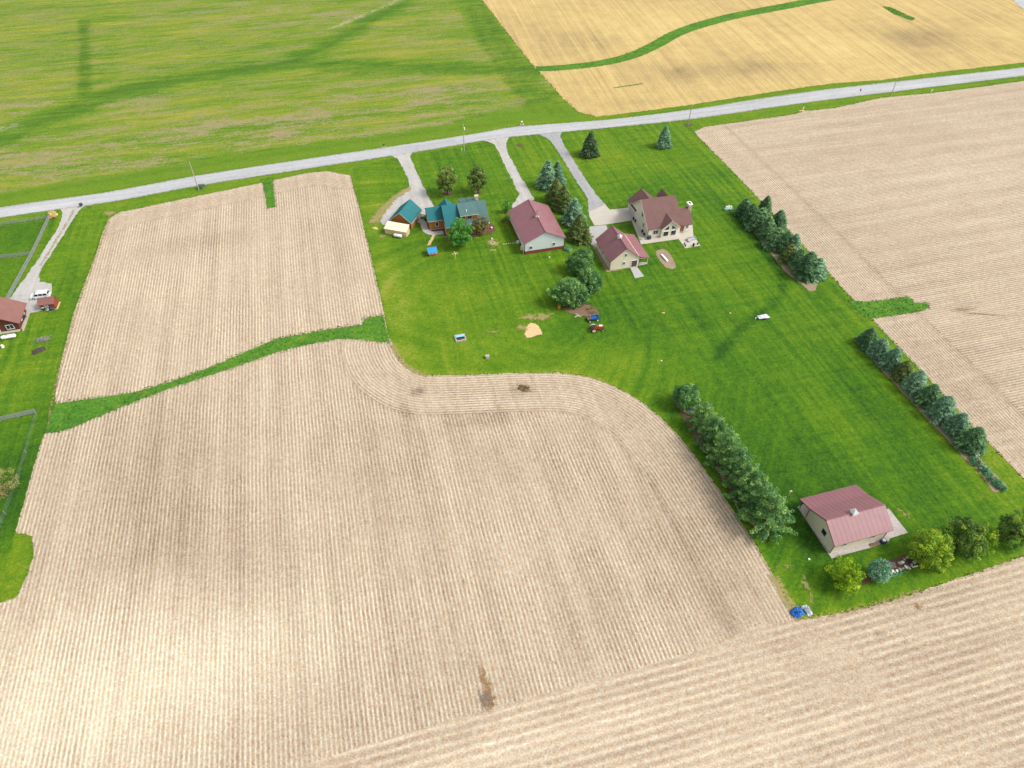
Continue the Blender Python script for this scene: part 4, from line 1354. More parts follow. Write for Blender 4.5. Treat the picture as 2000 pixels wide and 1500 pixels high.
# playhouse
f = Frame('playhouse', 838, 501.2, NS, 'tiny playhouse with blue roof, white walls and red skirt boards', 'playhouse')
rt = f.root
b = MB(); b.span(0, 2.3, 0, 2.2, 0, .62); b.build('skirt', M['play_red'], rt)
b = MB(); gable_walls(b, .03, 2.27, .03, 2.17, 1.45, 2.0, 1.1, 'x', z0=.62); b.build('wall', M['white'], rt)
b = MB()
b.panel((-.25, -.45, 1.38), (2.5, -.45, 1.38), (2.5, 1.1, 2.22), (-.25, 1.1, 2.22), .08, 0, .4, .03)
b.panel((-.25, 2.6, 1.38), (2.5, 2.6, 1.38), (2.5, 1.1, 2.22), (-.25, 1.1, 2.22), .08, 0, .4, .03)
b.build('roof', M['play_blue'], rt)
window(rt, (.6, .03, 1.05), '-y', .5, .42, False); window(rt, (1.65, .03, 1.05), '-y', .5, .42, False)


# ------------------------------------------------------------------ foliage
def leaf_mat(name, c0, c1, c2, trans=0.32):
    """c0 dark, c1 middle, c2 fresh: each tuft of needles or leaves has its own share"""
    n = NT(name, .8)
    t = n.add(n.attr('tint'), n.mul(n.math('SUBTRACT', n.rnd(), .5), .22), n.mul(n.nz(n.obj(), .9, 3), .10))
    c = n.gain(n.ramp(t, [(0.05, c0), (0.5, c1), (0.95, c2)]), 1.3)
    n.color(c)
    n.bsdf.inputs['Specular IOR Level'].default_value = .25
    tr = n.new('ShaderNodeBsdfTranslucent')
    n.put(tr.inputs['Color'], n.gain(c, 1.3))
    mx = n.new('ShaderNodeMixShader')
    mx.inputs[0].default_value = trans
    out = [k for k in n.t.nodes if k.type == 'OUTPUT_MATERIAL'][0]
    n.t.links.new(n.bsdf.outputs[0], mx.inputs[1])
    n.t.links.new(tr.outputs[0], mx.inputs[2])
    n.t.links.new(mx.outputs[0], out.inputs['Surface'])
    return n.mat


L = {}
L['blue'] = leaf_mat('blue_spruce_needles', (.0648, .1440, .0806), (.1440, .2664, .1555), (.3312, .4896, .3168))
L['green'] = leaf_mat('spruce_needles', (.042, .098, .046), (.088, .185, .080), (.21, .34, .15))
L['olive'] = leaf_mat('olive_pine_needles', (.0586, .0966, .0276), (.1207, .1759, .0483), (.2587, .2932, .0949))
L['dark'] = leaf_mat('dark_pine_needles', (.0312, .0702, .0351), (.0624, .1209, .0507), (.1463, .2048, .0936))
L['pine'] = leaf_mat('white_pine_needles', (.0487, .1267, .0520), (.1169, .2436, .0780), (.3248, .4710, .1217), .4)
L['leaf'] = leaf_mat('broad_leaves', (0.033, 0.1275, 0.027), (0.072, 0.2325, 0.039), (0.1725, 0.375, 0.0675), .35)
L['oak'] = leaf_mat('olive_oak_leaves', (.0562, .0938, .0263), (.1162, .1725, .0413), (.2531, .3094, .0750), .3)
L['gold'] = leaf_mat('yellow_green_leaves', (.070, .150, .010), (.200, .330, .016), (.46, .54, .035), .4)
L['mid'] = leaf_mat('green_leaves_with_yellow_tips', (.0575, .1265, .0138), (.1380, .2472, .0230), (.3680, .4600, .0403), .4)
L['mixed'] = leaf_mat('dark_leaves_with_fresh_tips', (.0364, .0840, .0224), (.0840, .1680, .0336), (.3360, .4200, .0560), .35)
L['bronze'] = leaf_mat('bronze_leaves', (0.0825, 0.087, 0.03), (0.1575, 0.1575, 0.057), (0.2775, 0.2625, 0.1125), .3)
L['globe'] = leaf_mat('grey_green_needles', (.0688, .1625, .1000), (.1500, .3000, .1875), (.3000, .4750, .3250))
L['hosta'] = leaf_mat('garden_leaves', (.022, .100, .045), (.050, .180, .080), (.16, .32, .17), .3)
L['deadweed'] = leaf_mat('withered_weeds', (.045, .042, .026), (.085, .075, .042), (.19, .16, .08))
L['bud'] = leaf_mat('budding_twigs', (.16, .13, .06), (.26, .22, .09), (.36, .36, .09), .3)
L['grass'] = leaf_mat('dry_ornamental_grass', (.36, .27, .12), (.52, .40, .19), (.66, .54, .30), .3)


def quads_mesh(name, C, U, V, tint, mat):
    """C centres, U and V half-axes, tint per quad"""
    n = len(C)
    vs = np.stack([C - U - V, C + U - V * .6, C + U * 1.0 + V * .6, C - U + V], 1).reshape(-1, 3)
    me = bpy.data.meshes.new(name)
    me.vertices.add(4 * n)
    me.vertices.foreach_set('co', vs.ravel().astype(np.float32))
    me.loops.add(4 * n)
    me.loops.foreach_set('vertex_index', np.arange(4 * n, dtype=np.int32))
    me.polygons.add(n)
    me.polygons.foreach_set('loop_start', np.arange(0, 4 * n, 4, dtype=np.int32))
    me.polygons.foreach_set('loop_total', np.full(n, 4, dtype=np.int32))
    a = me.attributes.new('tint', 'FLOAT', 'POINT')
    a.data.foreach_set('value', np.repeat(np.clip(tint, 0, 1), 4).astype(np.float32))
    me.materials.append(mat)
    me.update(calc_edges=True)
    return me


def rand_dirs(g, n):
    v = g.normal(size=(n, 3))
    return v / np.linalg.norm(v, axis=1)[:, None]


def spruce_crown(seed, h, r, full=0.8, tier=0.42, fine=1.0):
    """tiers of drooping branches, each branch a spray of needle tufts"""
    g = np.random.default_rng(seed)
    C, U, V, T = [], [], [], []
    z = .25
    lob = g.uniform(0, 6.28, 3)
    while z < h * .985:
        k = z / h
        rr = r * (1 - k ** 1.18) ** full * (0.90 + .18 * g.random()) + .06
        if k < .12:
            rr *= .86 + k
        nb = max(4, int(2 * math.pi * rr / (.50 * fine)))
        a0 = g.uniform(0, 6.28)
        for j in range(nb):
            a = a0 + 6.283 * j / nb + g.normal(0, .09)
            L_ = rr * (1 + .10 * math.sin(3 * a + lob[0]) + .07 * math.sin(5 * a + lob[1] + 2 * k * 6)) * g.uniform(.72, 1.14)
            dr = np.array([math.cos(a), math.sin(a), 0])
            sd = np.array([-math.sin(a), math.cos(a), 0])
            br = g.normal(.50, .22)
            m = max(2, int(L_ / (.34 * fine)))
            for q in range(m):
                s = .30 + .70 * (q + .5 + g.uniform(-.2, .2)) / m
                rad = L_ * s
                dz = -.22 * rad * s + .10 * s ** 3 * rad
                w = (.13 + .15 * (1 - s)) * fine * (.8 + .4 * min(1, rr))
                for side in (-1, 1):
                    c = dr * rad + np.array([0, 0, z + dz + g.normal(0, .05)]) + sd * side * w * g.uniform(.5, 1.3)
                    u = (dr * .9 + sd * side * .5 + np.array([0, 0, g.normal(-.15, .25)])) * w * 1.25
                    v = (sd * side * .8 - dr * .3 + np.array([0, 0, g.normal(.1, .45)])) * w * .85
                    C.append(c); U.append(u); V.append(v)
                    T.append(br + .16 * (g.random() - .5))
        z += tier * (.8 + .4 * g.random()) * (1 - .45 * k)
    a = np.array
    return a(C), a(U), a(V), a(T)


def clump_crown(seed, pts, rads, per, leaf, up=.5, flat=1.0):
    """tufts of leaves round given clump centres"""
    g = np.random.default_rng(seed)
    C, U, V, T = [], [], [], []
    for p, rc in zip(pts, rads):
        n = max(6, int(per * (rc / .6) ** 2))
        d = rand_dirs(g, n)
        rad = rc * g.uniform(.45, 1.0, n) ** .6
        c = p + d * rad[:, None] * np.array([1, 1, .8 * flat])
        nrm = d + np.array([0, 0, up]) + g.normal(0, .5, (n, 3))
        nrm /= np.linalg.norm(nrm, axis=1)[:, None]
        t = np.cross(nrm, rand_dirs(g, n))
        t /= np.linalg.norm(t, axis=1)[:, None] + 1e-9
        b = np.cross(nrm, t)
        s = leaf * g.uniform(.6, 1.25, n)
        C.append(c); U.append(t * s[:, None]); V.append(b * (s * g.uniform(.5, .9, n))[:, None])
        T.append(np.full(n, g.normal(.48, .20)) + g.normal(0, .09, n))
    return tuple(np.concatenate(k) for k in (C, U, V, T))


def dome_points(seed, h0, h1, r, n, lobes=5, pointy=0.0, fill=.35):
    """clump centres in an uneven rounded crown between heights h0 and h1"""
    g = np.random.default_rng(seed)
    lb = rand_dirs(g, lobes)
    la = g.uniform(.10, .27, lobes)
    d = rand_dirs(g, n)
    bump_ = 1 + (np.maximum(0, d @ lb.T) ** 8 @ la) - .08
    rad = np.where(g.random(n) < fill, g.uniform(.3, .75, n), g.uniform(.74, 1.02, n)) * bump_
    hz = (h1 - h0) / 2
    p = d * rad[:, None] * np.array([r, r, hz])
    zz = p[:, 2] / hz
    taper = 1 - pointy * np.clip((zz + 1) / 2, 0, 1)
    p[:, :2] *= taper[:, None]
    p[:, 2] += (h0 + h1) / 2
    return p


def limb_points(seed, h, r, per_tier=6, tier=.85, full=.7):
    """white pine: whorls of limbs carrying tufts out to the bristling tips"""
    g = np.random.default_rng(seed)
    pts, rads, limbs = [], [], []
    z = .7
    while z < h * .97:
        k = z / h
        rr = r * (1 - k) ** full * g.uniform(.9, 1.1) + .12
        if k < .15:
            rr *= .85 + k
        nb = max(4, int(per_tier * (1.15 - .5 * k)))
        a0 = g.uniform(0, 6.28)
        for j in range(nb):
            a = a0 + 6.283 * j / nb + g.normal(0, .15)
            L_ = rr * g.uniform(.75, 1.15)
            m = max(2, int(L_ / .55))
            for q in range(m):
                s = .30 + .70 * (q + .6) / m
                rad = L_ * s
                pts.append((math.cos(a) * rad + g.normal(0, .10), math.sin(a) * rad + g.normal(0, .10), z + .16 * rad * s + g.normal(0, .10)))
                rads.append((.34 + .22 * math.sin(math.pi * min(1, s))) * (.75 + .25 * min(1, rr / 2)))
            limbs.append(((0, 0, z), (math.cos(a) * L_ * .85, math.sin(a) * L_ * .85, z + .13 * L_)))
        z += tier * g.uniform(.8, 1.2) * (1 - .35 * k)
    return np.array(pts), np.array(rads), limbs


def trunk_mesh(name, h, r, limbs=(), lean=0.0):
    b = MB()
    n = 4
    pr = [(lean * math.sin(k), lean * math.cos(2 * k), h * k / n) for k in range(n + 1)]
    for k in range(n):
        b.tube(pr[k], pr[k + 1], r * (1 - .85 * k / n), r * (1 - .85 * (k + 1) / n), 7)
    for a, c in limbs:
        b.tube(a, c, r * .28, r * .08, 5, cap=False)
    o = b.build(name, M['bark'])
    me = o.data
    bpy.data.objects.remove(o)
    return me


def place_tree(kind, cat, crown, trunk, loc, sc, rz, label, group=None, szr=1.0):
    t = empty(kind, (loc[0], loc[1], 0), rz, label, cat, group)
    t.scale = (sc * szr, sc * szr, sc)
    for nm, me in (('trunk', trunk), ('crown', crown)):
        o = bpy.data.objects.new(nm, me)
        o.parent = t
        col.objects.link(o)
    return t


_cache = {}


def spruce_set(key, mat, h, r, full, n=3, tier=.42, fine=1.0):
    k = (key, mat)
    if k not in _cache:
        _cache[k] = [(quads_mesh('crown', *spruce_crown(hash_(key) + s, h, r, full, tier, fine), L[mat]), trunk_mesh('trunk', h * .95, .16)) for s in range(n)]
    return _cache[k]


def hash_(s):
    return sum(ord(c) * (i + 3) for i, c in enumerate(s)) % 9973


ORD = ['first', 'second', 'third', 'fourth', 'fifth', 'sixth', 'seventh', 'eighth', 'ninth', 'tenth', 'eleventh', 'twelfth', 'thirteenth']
COL = {'blue': 'blue-green', 'green': 'mid green', 'olive': 'olive green', 'dark': 'dark green'}


def zpt(s, x0, y0):
    return lambda x, y: (x0 + x / s, y0 + y / s)


tg = np.random.default_rng(21)

# row between the two right-hand drives
z2 = zpt(4.411, 960, 220)
rowA = [((482, 640), 9.8, 2.9, 'blue', 'tall blue-green spruce at the road end of the row between the drives'),
        ((562, 625), 8.8, 2.3, 'blue', 'second blue-green spruce, right beside the tallest one in the driveway row'),
        ((552, 765), 8.0, 2.6, 'olive', 'olive spruce in front of the tall blue pair in the driveway row'),
        ((618, 835), 8.6, 2.7, 'olive', 'wide olive spruce in the middle of the driveway row'),
        ((705, 955), 8.8, 2.9, 'blue', 'blue-green spruce between olive ones near the house end of the driveway row'),
        ((752, 1085), 8.4, 2.8, 'olive', 'tall olive spruce at the gravel pad end of the driveway row'),
        ((815, 1115), 4.6, 1.4, 'olive', 'small olive spruce, shortest of the driveway row, by the gravel pad')]
for k, (pt, h, r, m, lab) in enumerate(rowA):
    cr, tr = spruce_set('slim', m, 8.0, 2.6, .72, fine=.8, tier=.40)[k % 3]
    place_tree('spruce_tree', 'tree', cr, tr, P(*z2(*pt)), h / 8.0, tg.uniform(0, 6.28), lab, 'spruces in the row between the drives', (r * 1.28 / 2.6) / (h / 8.0))
# lone conifers by the road
for pt, h, r, m, lab in (((842, 370), 9.0, 2.7, 'dark', 'lone dark green spruce on the lawn beside the right-hand drive'),
                         ((1478, 297), 8.2, 2.2, 'blue', 'lone silvery spruce on the lawn near the road, close to the utility pole')):
    cr, tr = spruce_set('slim', m, 8.0, 2.6, .72, fine=.8, tier=.40)[1]
    place_tree('spruce_tree', 'tree', cr, tr, P(*z2(*pt)), h / 8.0, 1.0, lab, None, (r * 1.25 / 2.6) / (h / 8.0))

# upper row on the right lawn edge
z4 = zpt(4.545, 1400, 360)
up = [((232, 278), 6.2, 2.2, 'green'), ((288, 335), 6.4, 2.4, 'green'), ((415, 268), 6.6, 2.0, 'green'), ((362, 392), 7.2, 2.9, 'green'), ((432, 465), 6.8, 2.5, 'green'), ((520, 420), 7.4, 2.7, 'green'),
      ((512, 560), 6.8, 2.7, 'green'), ((590, 590), 6.6, 2.4, 'green'), ((660, 610), 6.6, 2.2, 'blue'), ((628, 680), 5.6, 2.3, 'olive'), ((705, 730), 6.0, 2.3, 'green'), ((778, 812), 8.0, 3.2, 'green'), ((872, 818), 6.2, 2.4, 'blue')]
for k, (pt, h, r, m) in enumerate(up):
    cr, tr = spruce_set('mid', m, 7.0, 2.6, .66, fine=.78, tier=.38)[k % 3]
    lab = '%s spruce, %s from the road in the upper row on the right edge' % (COL[m], ORD[k])
    place_tree('spruce_tree', 'tree', cr, tr, P(*z4(*pt)), h / 7.0, tg.uniform(0, 6.28), lab, 'spruces in the upper row on the right lawn edge', (r * 1.22 / 2.6) / (h / 7.0))

# lower row on the right lawn edge
z7 = zpt(4.167, 1640, 620)
lo = [((212, 222), 5.0, 2.7, 'dark'), ((300, 310), 5.2, 2.9, 'blue'), ((400, 400), 5.6, 2.8, 'blue'), ((492, 490), 5.0, 2.5, 'olive'), ((590, 590), 5.8, 2.9, 'blue'), ((700, 695), 5.6, 3.1, 'green'),
      ((805, 805), 6.0, 3.2, 'blue'), ((925, 930), 5.6, 2.8, 'blue'), ((1045, 1055), 5.9, 3.3, 'green')]
for k, (pt, h, r, m) in enumerate(lo):
    mm = 'green' if m == 'dark' else m
    cr, tr = spruce_set('squat', mm, 5.9, 2.95, .60, fine=.72, tier=.36)[k % 3]
    lab = '%s rounded spruce, %s from top of the lower row on the right edge' % (COL[mm], ORD[k])
    place_tree('spruce_tree', 'tree', cr, tr, P(*z7(*pt)), h / 5.5, tg.uniform(0, 6.28), lab, 'spruces in the lower row on the right lawn edge', (r / 2.9) / (h / 5.5))

# white pines along the field edge
def pine_mesh(seed, h, r, leaf=.135, per=40, mat='pine', full=.62):
    p, rd, lim = limb_points(seed, h, r, full=full)
    return quads_mesh('crown', *clump_crown(seed, p, rd, per, leaf, .6), L[mat]), trunk_mesh('trunk', h * .96, .2, lim[::2])


pines = [pine_mesh(300 + s, 9.0, 4.6) for s in range(3)]
a_, b_ = np.array([1368, 834.]), np.array([1494, 1030.])
npine = 7
for k in range(npine):
    s = k / (npine - 1)
    q = a_ + (b_ - a_) * s
    h = (7.6, 8.4, 8.8, 9.0, 9.2, 9.4, 9.8)[k]
    r = (3.9, 4.4, 4.5, 4.6, 4.6, 4.8, 5.3)[k]
    lab = 'white pine, %s from the top of the dense row on the stubble edge' % ORD[k] if k < npine - 1 else 'largest white pine at the bottom end of the dense row, nearest the cream pole barn'
    place_tree('white_pine', 'tree', *pines[k % 3], P(*q), h / 9.0, tg.uniform(0, 6.28), lab, 'white pines in the row along the stubble edge', (r * 1.1 / 4.6) / (h / 9.0))
p = dome_points(41, .4, 6.0, 3.6, 90, 5, .25)
place_tree('pine_tree', 'tree', quads_mesh('crown', *clump_crown(41, p, np.full(len(p), .75), 34, .17, .5), L['pine']), trunk_mesh('trunk', 5.2, .16), P(1338, 792), 1, 0, 'rounded green tree alone at the top of the white pine row')

# clump in the middle of the lawn
z3 = zpt(6.25, 1020, 460)
for k, (pt, h, r, m, lab) in enumerate([((712, 450), 7.0, 3.9, 'pine', 'rearmost pine of the three-tree clump, behind the others near the pale barn'),
                                        ((805, 700), 7.4, 4.0, 'pine', 'right-hand pine of the three-tree clump, nearest the garage barn'),
                                        ((580, 820), 7.0, 4.9, 'pine', 'broad dark pine at the front left of the three-tree clump')]):
    n_ = int(140 + 15 * r * r)
    pt_ = dome_points(500 + k, .3, h * 1.04, r, n_, 12, .38, .3)
    lim = [((0, 0, h * .25), tuple(q_ * .8)) for q_ in pt_[::12]]
    place_tree('white_pine', 'tree', quads_mesh('crown', *clump_crown(500 + k, pt_, np.random.default_rng(k).uniform(.40, .72, n_), 42, .145, .5), L[m]), trunk_mesh('trunk', h * .9, .22, lim), P(*z3(*pt)), 1, k, lab, 'pines in the clump on the open lawn')

# broad-leaved trees
def broad(px, py, h, r, h0, mat, lab, seed, kind='shade_tree', cat='tree', n=90, rc=.75, per=34, leaf=.19, pointy=.1, fill=.35, tr=.17, grp=None):
    leaf, per = leaf * .82, int(per * 1.35)
    n, rc = int(n * 1.9), rc * .72
    p = dome_points(seed, h0, h, r, n, 8, pointy, fill)
    g = np.random.default_rng(seed)
    rads = g.uniform(.7, 1.2, n) * rc
    lim = [((0, 0, max(.3, h0 * .8)), tuple(p[i] * .8)) for i in range(0, n, max(1, n // 10))]
    me = quads_mesh('crown', *clump_crown(seed, p, rads, per, leaf, .5), L[mat])
    return place_tree(kind, cat, me, trunk_mesh('trunk', h * .75, tr, lim, .03), P(px, py), 1, 0, lab, grp)


broad(874, 380, 10.0, 3.6, 1.1, 'oak', 'olive oval shade tree in a mulch ring, nearer the gravel drive by the log garage', 61, 'oak_tree', n=110, pointy=.25)
broad(933, 377, 9.0, 3.5, 1.2, 'oak', 'olive rounded shade tree in a small mulch ring behind the stone chimney', 62, 'oak_tree', n=100, pointy=.2)
broad(899, 480, 8.2, 4.0, .8, 'leaf', 'bright green leafy tree in front of the log house', 63, n=130, pointy=.15)
broad(940, 456, 5.6, 2.6, .5, 'bronze', 'bronze-leaved small tree at the right end of the log house', 64, 'ornamental_tree', n=60, rc=.6, per=22)
broad(988, 416, 3.8, 1.3, .4, 'leaf', 'small bushy green tree at the left rear corner of the pale barn', 65, 'small_tree', n=22, rc=.5)
broad(987, 432, 1.6, 1.4, .05, 'bronze', 'low tan bush at the left wall of the pale barn', 66, 'bush', 'bush', 14, .5, 30, .13)
broad(950, 414, 1.8, 1.1, .05, 'gold', 'light yellow-green bush behind the right end of the log house', 67, 'bush', 'bush', 14, .5, 30, .13)
broad(1644, 1142, 6.2, 3.4, .4, 'gold', 'bright yellow-green tree nearest the blue tarp', 71, n=80, rc=.75, leaf=.17, pointy=.3)
broad(1804, 1094, 7.4, 4.3, .4, 'mid', 'big round olive-green tree right of the rock garden', 72, n=150, rc=.8, leaf=.16, pointy=.2)
broad(1866, 1073, 8.8, 3.9, .5, 'mixed', 'tall dark tree behind the big round one at the lower right', 73, n=130, rc=.8, leaf=.17, pointy=.2)
broad(1914, 1064, 4.6, 2.6, .3, 'gold', 'small yellow-green tree between two dark trees at the right edge', 74, n=50, rc=.65, leaf=.16, pointy=.2)
broad(1966, 1058, 7.6, 3.4, .5, 'mixed', 'dark green tree farthest right in the row behind the rock garden', 75, n=90, rc=.75, leaf=.17, pointy=.2)
cr = quads_mesh('crown', *clump_crown(76, dome_points(76, .2, 4.4, 2.0, 190, 4, .15, .1), np.full(190, .42), 34, .12, .4), L['globe'])
place_tree('dwarf_spruce', 'tree', cr, trunk_mesh('trunk', 3.6, .12), P(1709, 1128), 1.06, 0, 'round grey-green dwarf spruce beside the yellow-green tree')
broad(14, 964, 6.2, 4.3, .8, 'bud', 'half-bare budding tree inside the thin wire fence', 77, 'budding_tree', n=60, rc=.8, per=20, leaf=.10)
# leafy perennials at the end of the lower spruce row
for k, (pt, r, lab) in enumerate([((1095, 1185), 1.15, 'leafy garden clump nearest the last spruce of the lower row'), ((1160, 1240), 1.25, 'second leafy garden clump from the lower spruce row'),
                                  ((1205, 1290), 1.15, 'third leafy garden clump from the lower spruce row'), ((1255, 1345), 1.2, 'fourth leafy garden clump from the lower spruce row'), ((1300, 1385), 1.05, 'leafy garden clump at the pale end of the bed, furthest from the spruces')]):
    p = dome_points(80 + k, .0, .95, r, 26, 4, 0, .3)
    x, y, _ = P(*z7(*pt))
    o = bpy.data.objects.new('garden_clump', quads_mesh('garden_clump', *clump_crown(80 + k, p, np.full(26, .38), 30, .13, .9), L['hosta']))
    o.location = (x, y, .05)
    col.objects.link(o)
    tag(o, lab, 'plant', 'leafy clumps in the narrow bed')
# groundcover in the rock garden, ornamental grass by the drive, sapling, weeds in the stubble
def plant(name, lab, cat, px, py, r, h, mat, seed, n=20, rc=.3, leaf=.09, sx=1.0, rot=0.0):
    p = dome_points(seed, 0, h, r, n, 4, 0, .3)
    o = bpy.data.objects.new(name, quads_mesh(name, *clump_crown(seed, p, np.full(n, rc), 28, leaf, .8), L[mat]))
    x, y, _ = P(px, py)
    o.location = (x, y, .05)
    o.scale = (sx, 1, 1)
    o.rotation_euler = (0, 0, rot)
    col.objects.link(o)
    return tag(o, lab, cat, None, 'thing')


plant('creeping_plant', 'low blue-green creeping plant along the front of the rock garden', 'plant', 1752, 1121, .6, .4, 'hosta', 90, sx=2.9, rot=R(20))
plant('ornamental_grass', 'tan clump of dry ornamental grass at the fence corner by the road', 'grass clump', 103, 424, 1.3, 1.6, 'grass', 91, 60, .6, .14)
plant('weed_clump', 'dark weed clump alone on the curved stubble rows', 'weeds', 1023, 759, 1.15, .55, 'deadweed', 92, 34, .28, .10, 1.1)
plant('shrub', 'small grey shrub at the rear corner of the pale barn, by the spruce row', 'bush', 1110, 489, 1.1, .8, 'globe', 93, 26, .5, .11)
plant('shrub', 'small pale shrub by the west walk of the cream house', 'bush', 1251, 469, .5, .6, 'globe', 94, 10, .25, .08)
plant('shrub', 'green bush beside the pole at the stubble corner near the road', 'bush', 393, 367, 1.3, .7, 'green', 95, 34, .55, .12)
plant('shrub', 'scrubby brown-green brush behind the blue cart', 'bush', 1157, 608, 1.6, 1.0, 'bronze', 96, 26, .35, .1)
plant('shrub', 'low dark weeds beside the mailbox at the left drive', 'weeds', 176, 405, .8, .5, 'green', 97, 12, .25, .08)
#PART3

# ------------------------------------------------------------------ smaller things
def thing(name, px, py, label, cat, rz=NS, group=None, z=0.0):
    x, y, _ = P(px, py)
    return empty(name, (x, y, z), rz, label, cat, group)


def solo(name, mb, mat, px, py, label, cat, rz=NS, group=None, z=0.0, smooth=False):
    o = mb.build(name, mat, None, smooth)
    x, y, _ = P(px, py)
    o.location = (x, y, z)
    o.rotation_euler = (0, 0, rz)
    return tag(o, label, cat, group)


# utility poles
def utility_pole(px, py, h, label, arm=True, can=True, rz=NS + R(90)):
    t = thing('utility_pole', px, py, label, 'utility pole', rz, 'utility poles along the road')
    MB().tube((0, 0, -.2), (0, 0, h), .17, .11, 9).build('pole', M['pole'], t)
    if arm:
        a = MB().box((0, .16, h - .5), (1.5, .10, .12)).build('crossarm', M['pole'], t)
        for x in (-.65, .65):
            MB().lathe((x, .16, h - .44), [(.05, 0), (.07, .06), (.03, .16)], 8).build('insulator', M['steel'], a)
    else:
        MB().lathe((0, 0, h), [(.05, 0), (.07, .06), (.03, .16)], 8).build('insulator', M['steel'], t)
    if can:
        c = MB().lathe((.02, -.38, h - 2.3), [(.20, 0), (.23, .05), (.23, .85), (.17, .95)], 12).build('transformer', M['white'], t)
        MB().box((0, -.2, h - 1.9), (.08, .3, .08)).build('bracket', M['dark'], c)
    return t


utility_pole(388.5, 371, 9.6, 'leaning-looking plain utility pole on the verge above the left stubble field', False, False)
utility_pole(907, 295.6, 10.0, 'utility pole with a white transformer can between the gravel drives', False, True)
utility_pole(1344, 244.8, 7.8, 'utility pole in a mulch ring beside the lone silvery spruce', True, False)
utility_pole(1740, 187, 7.0, 'farthest utility pole, near the orange warning sign', True, False)
b = MB().tube((0, 0, 0), (0, 0, 1.1), .11, n=8).tube((0, 0, 1.1), (0, 0, 1.2), .13, .05, 8)
solo('marker_post', b, M['white'], 902, 295.5, 'short white post at the foot of the transformer pole', 'post')
for px, py, lab in ((1568, 215, 'white marker post in a gravel patch on the right field edge'), (1818, 181, 'white marker post on the verge near the right edge, past the last pole')):
    b = MB().tube((0, 0, 0), (0, 0, 1.3), .14, .12, 8).box((.05, -.1, 1.0), (.35, .12, .5))
    solo('marker_post', b, M['white'], px, py, lab, 'post', NS, 'white marker posts along the field')
t = thing('warning_sign', 1677, 187, 'orange diamond warning sign on a post beside the road', 'sign', R(100))
MB().tube((0, 0, 0), (0, 0, 2.6), .05, n=6).build('post', M['steel'], t)
b = MB(); b.box((0, -.06, 2.3), (.95, .03, .95), 0, 0, 0, R(45)); b.build('sign_face', M['sign_orange'], t)

# mailboxes
for px, py, lab in ((750, 289, 'mailbox in a stone base across the road from the log garage drive'), (1019, 244, 'mailbox in a stone base across the road from the row of spruces')):
    t = thing('mailbox', px, py, lab, 'mailbox', NS, 'mailboxes across the road')
    b = MB()
    g = random.Random(px)
    for k in range(12):
        a = k * .52
        b.lathe((math.cos(a) * g.uniform(.5, .9), math.sin(a) * g.uniform(.3, .6), 0), [(.18, 0), (.26, .1), (.2, .24), (.06, .32)], 7)
    b.build('stone_base', M['stone'], t)
    MB().box((0, 0, .55), (.14, .14, 1.1)).build('post', M['grey_wood'], t)
    b = MB(); b.extrude([(-.28, -.16, 1.1), (-.28, .16, 1.1), (-.28, .16, 1.35), (-.28, .08, 1.45), (-.28, -.08, 1.45), (-.28, -.16, 1.35)], (.6, 0, 0))
    b.build('box', M['dark'] if px < 900 else M['white'], t)
t = thing('mailbox', 160, 404, 'large dark blue box at the mouth of the left gravel drive', 'mailbox', NS + R(20))
MB().box((0, 0, .35), (.2, .2, .7)).build('post', M['grey_wood'], t)
b = MB(); b.extrude([(-.5, -.4, .6), (-.5, .4, .6), (-.5, .4, 1.1), (-.5, .2, 1.3), (-.5, -.2, 1.3), (-.5, -.4, 1.1)], (1.0, 0, 0))
b.build('box', M['navy'], t)

# fences
def fence(name, pts, label, h=1.25, rails=3, step=2.6, th=.13, wire=False):
    w = world_poly(pts)
    o = empty(name, (*w[0], 0), 0, label, 'fence')
    rel = w - w[0]
    rb = MB()
    for a, c in zip(rel[:-1], rel[1:]):
        L_ = np.hypot(*(c - a)); n = max(1, int(L_ / step))
        for k in range(n + 1):
            q = a + (c - a) * k / n
            if k == n and not np.allclose(c, rel[-1]):
                continue
            MB().box((q[0], q[1], h / 2), (.09 if wire else .16, .09 if wire else .16, h), math.atan2(*(c - a)[::-1])).build('post', M['fence'], o)
        for r in range(rails):
            z = h * (r + .9) / (rails + .15)
            m = (a + c) / 2
            rb.box((m[0], m[1], z), (L_, .012 if wire else .07, .012 if wire else th), math.atan2(*(c - a)[::-1]))
    rb.build('wires' if wire else 'rails', M['steel'] if wire else M['fence'], o)
    return o


fence('rail_fence', [(97, 430), (63, 502), (16, 588)], 'three-rail grey fence running beside the left gravel drive', 1.35, 3, 2.7, .2)
fence('rail_fence', [(-80, 452), (0, 441), (96, 427)], 'pale fence along the road end of the pasture', 1.2, 3, 2.8, .12)
fence('rail_fence', [(-80, 515), (0, 506), (61, 499)], 'grey cross fence between the two small pastures', 1.3, 3, 2.7, .17)
fence('rail_fence', [(-80, 841), (0, 823), (71, 807)], 'pale board fence standing alone above the budding tree', 1.35, 4, 2.5, .15)
fence('wire_fence', [(72, 812), (52, 885), (35, 940), (12, 1005), (-20, 1090)], 'thin wire fence running down the left field edge', 1.2, 3, 6.5, .1, True)


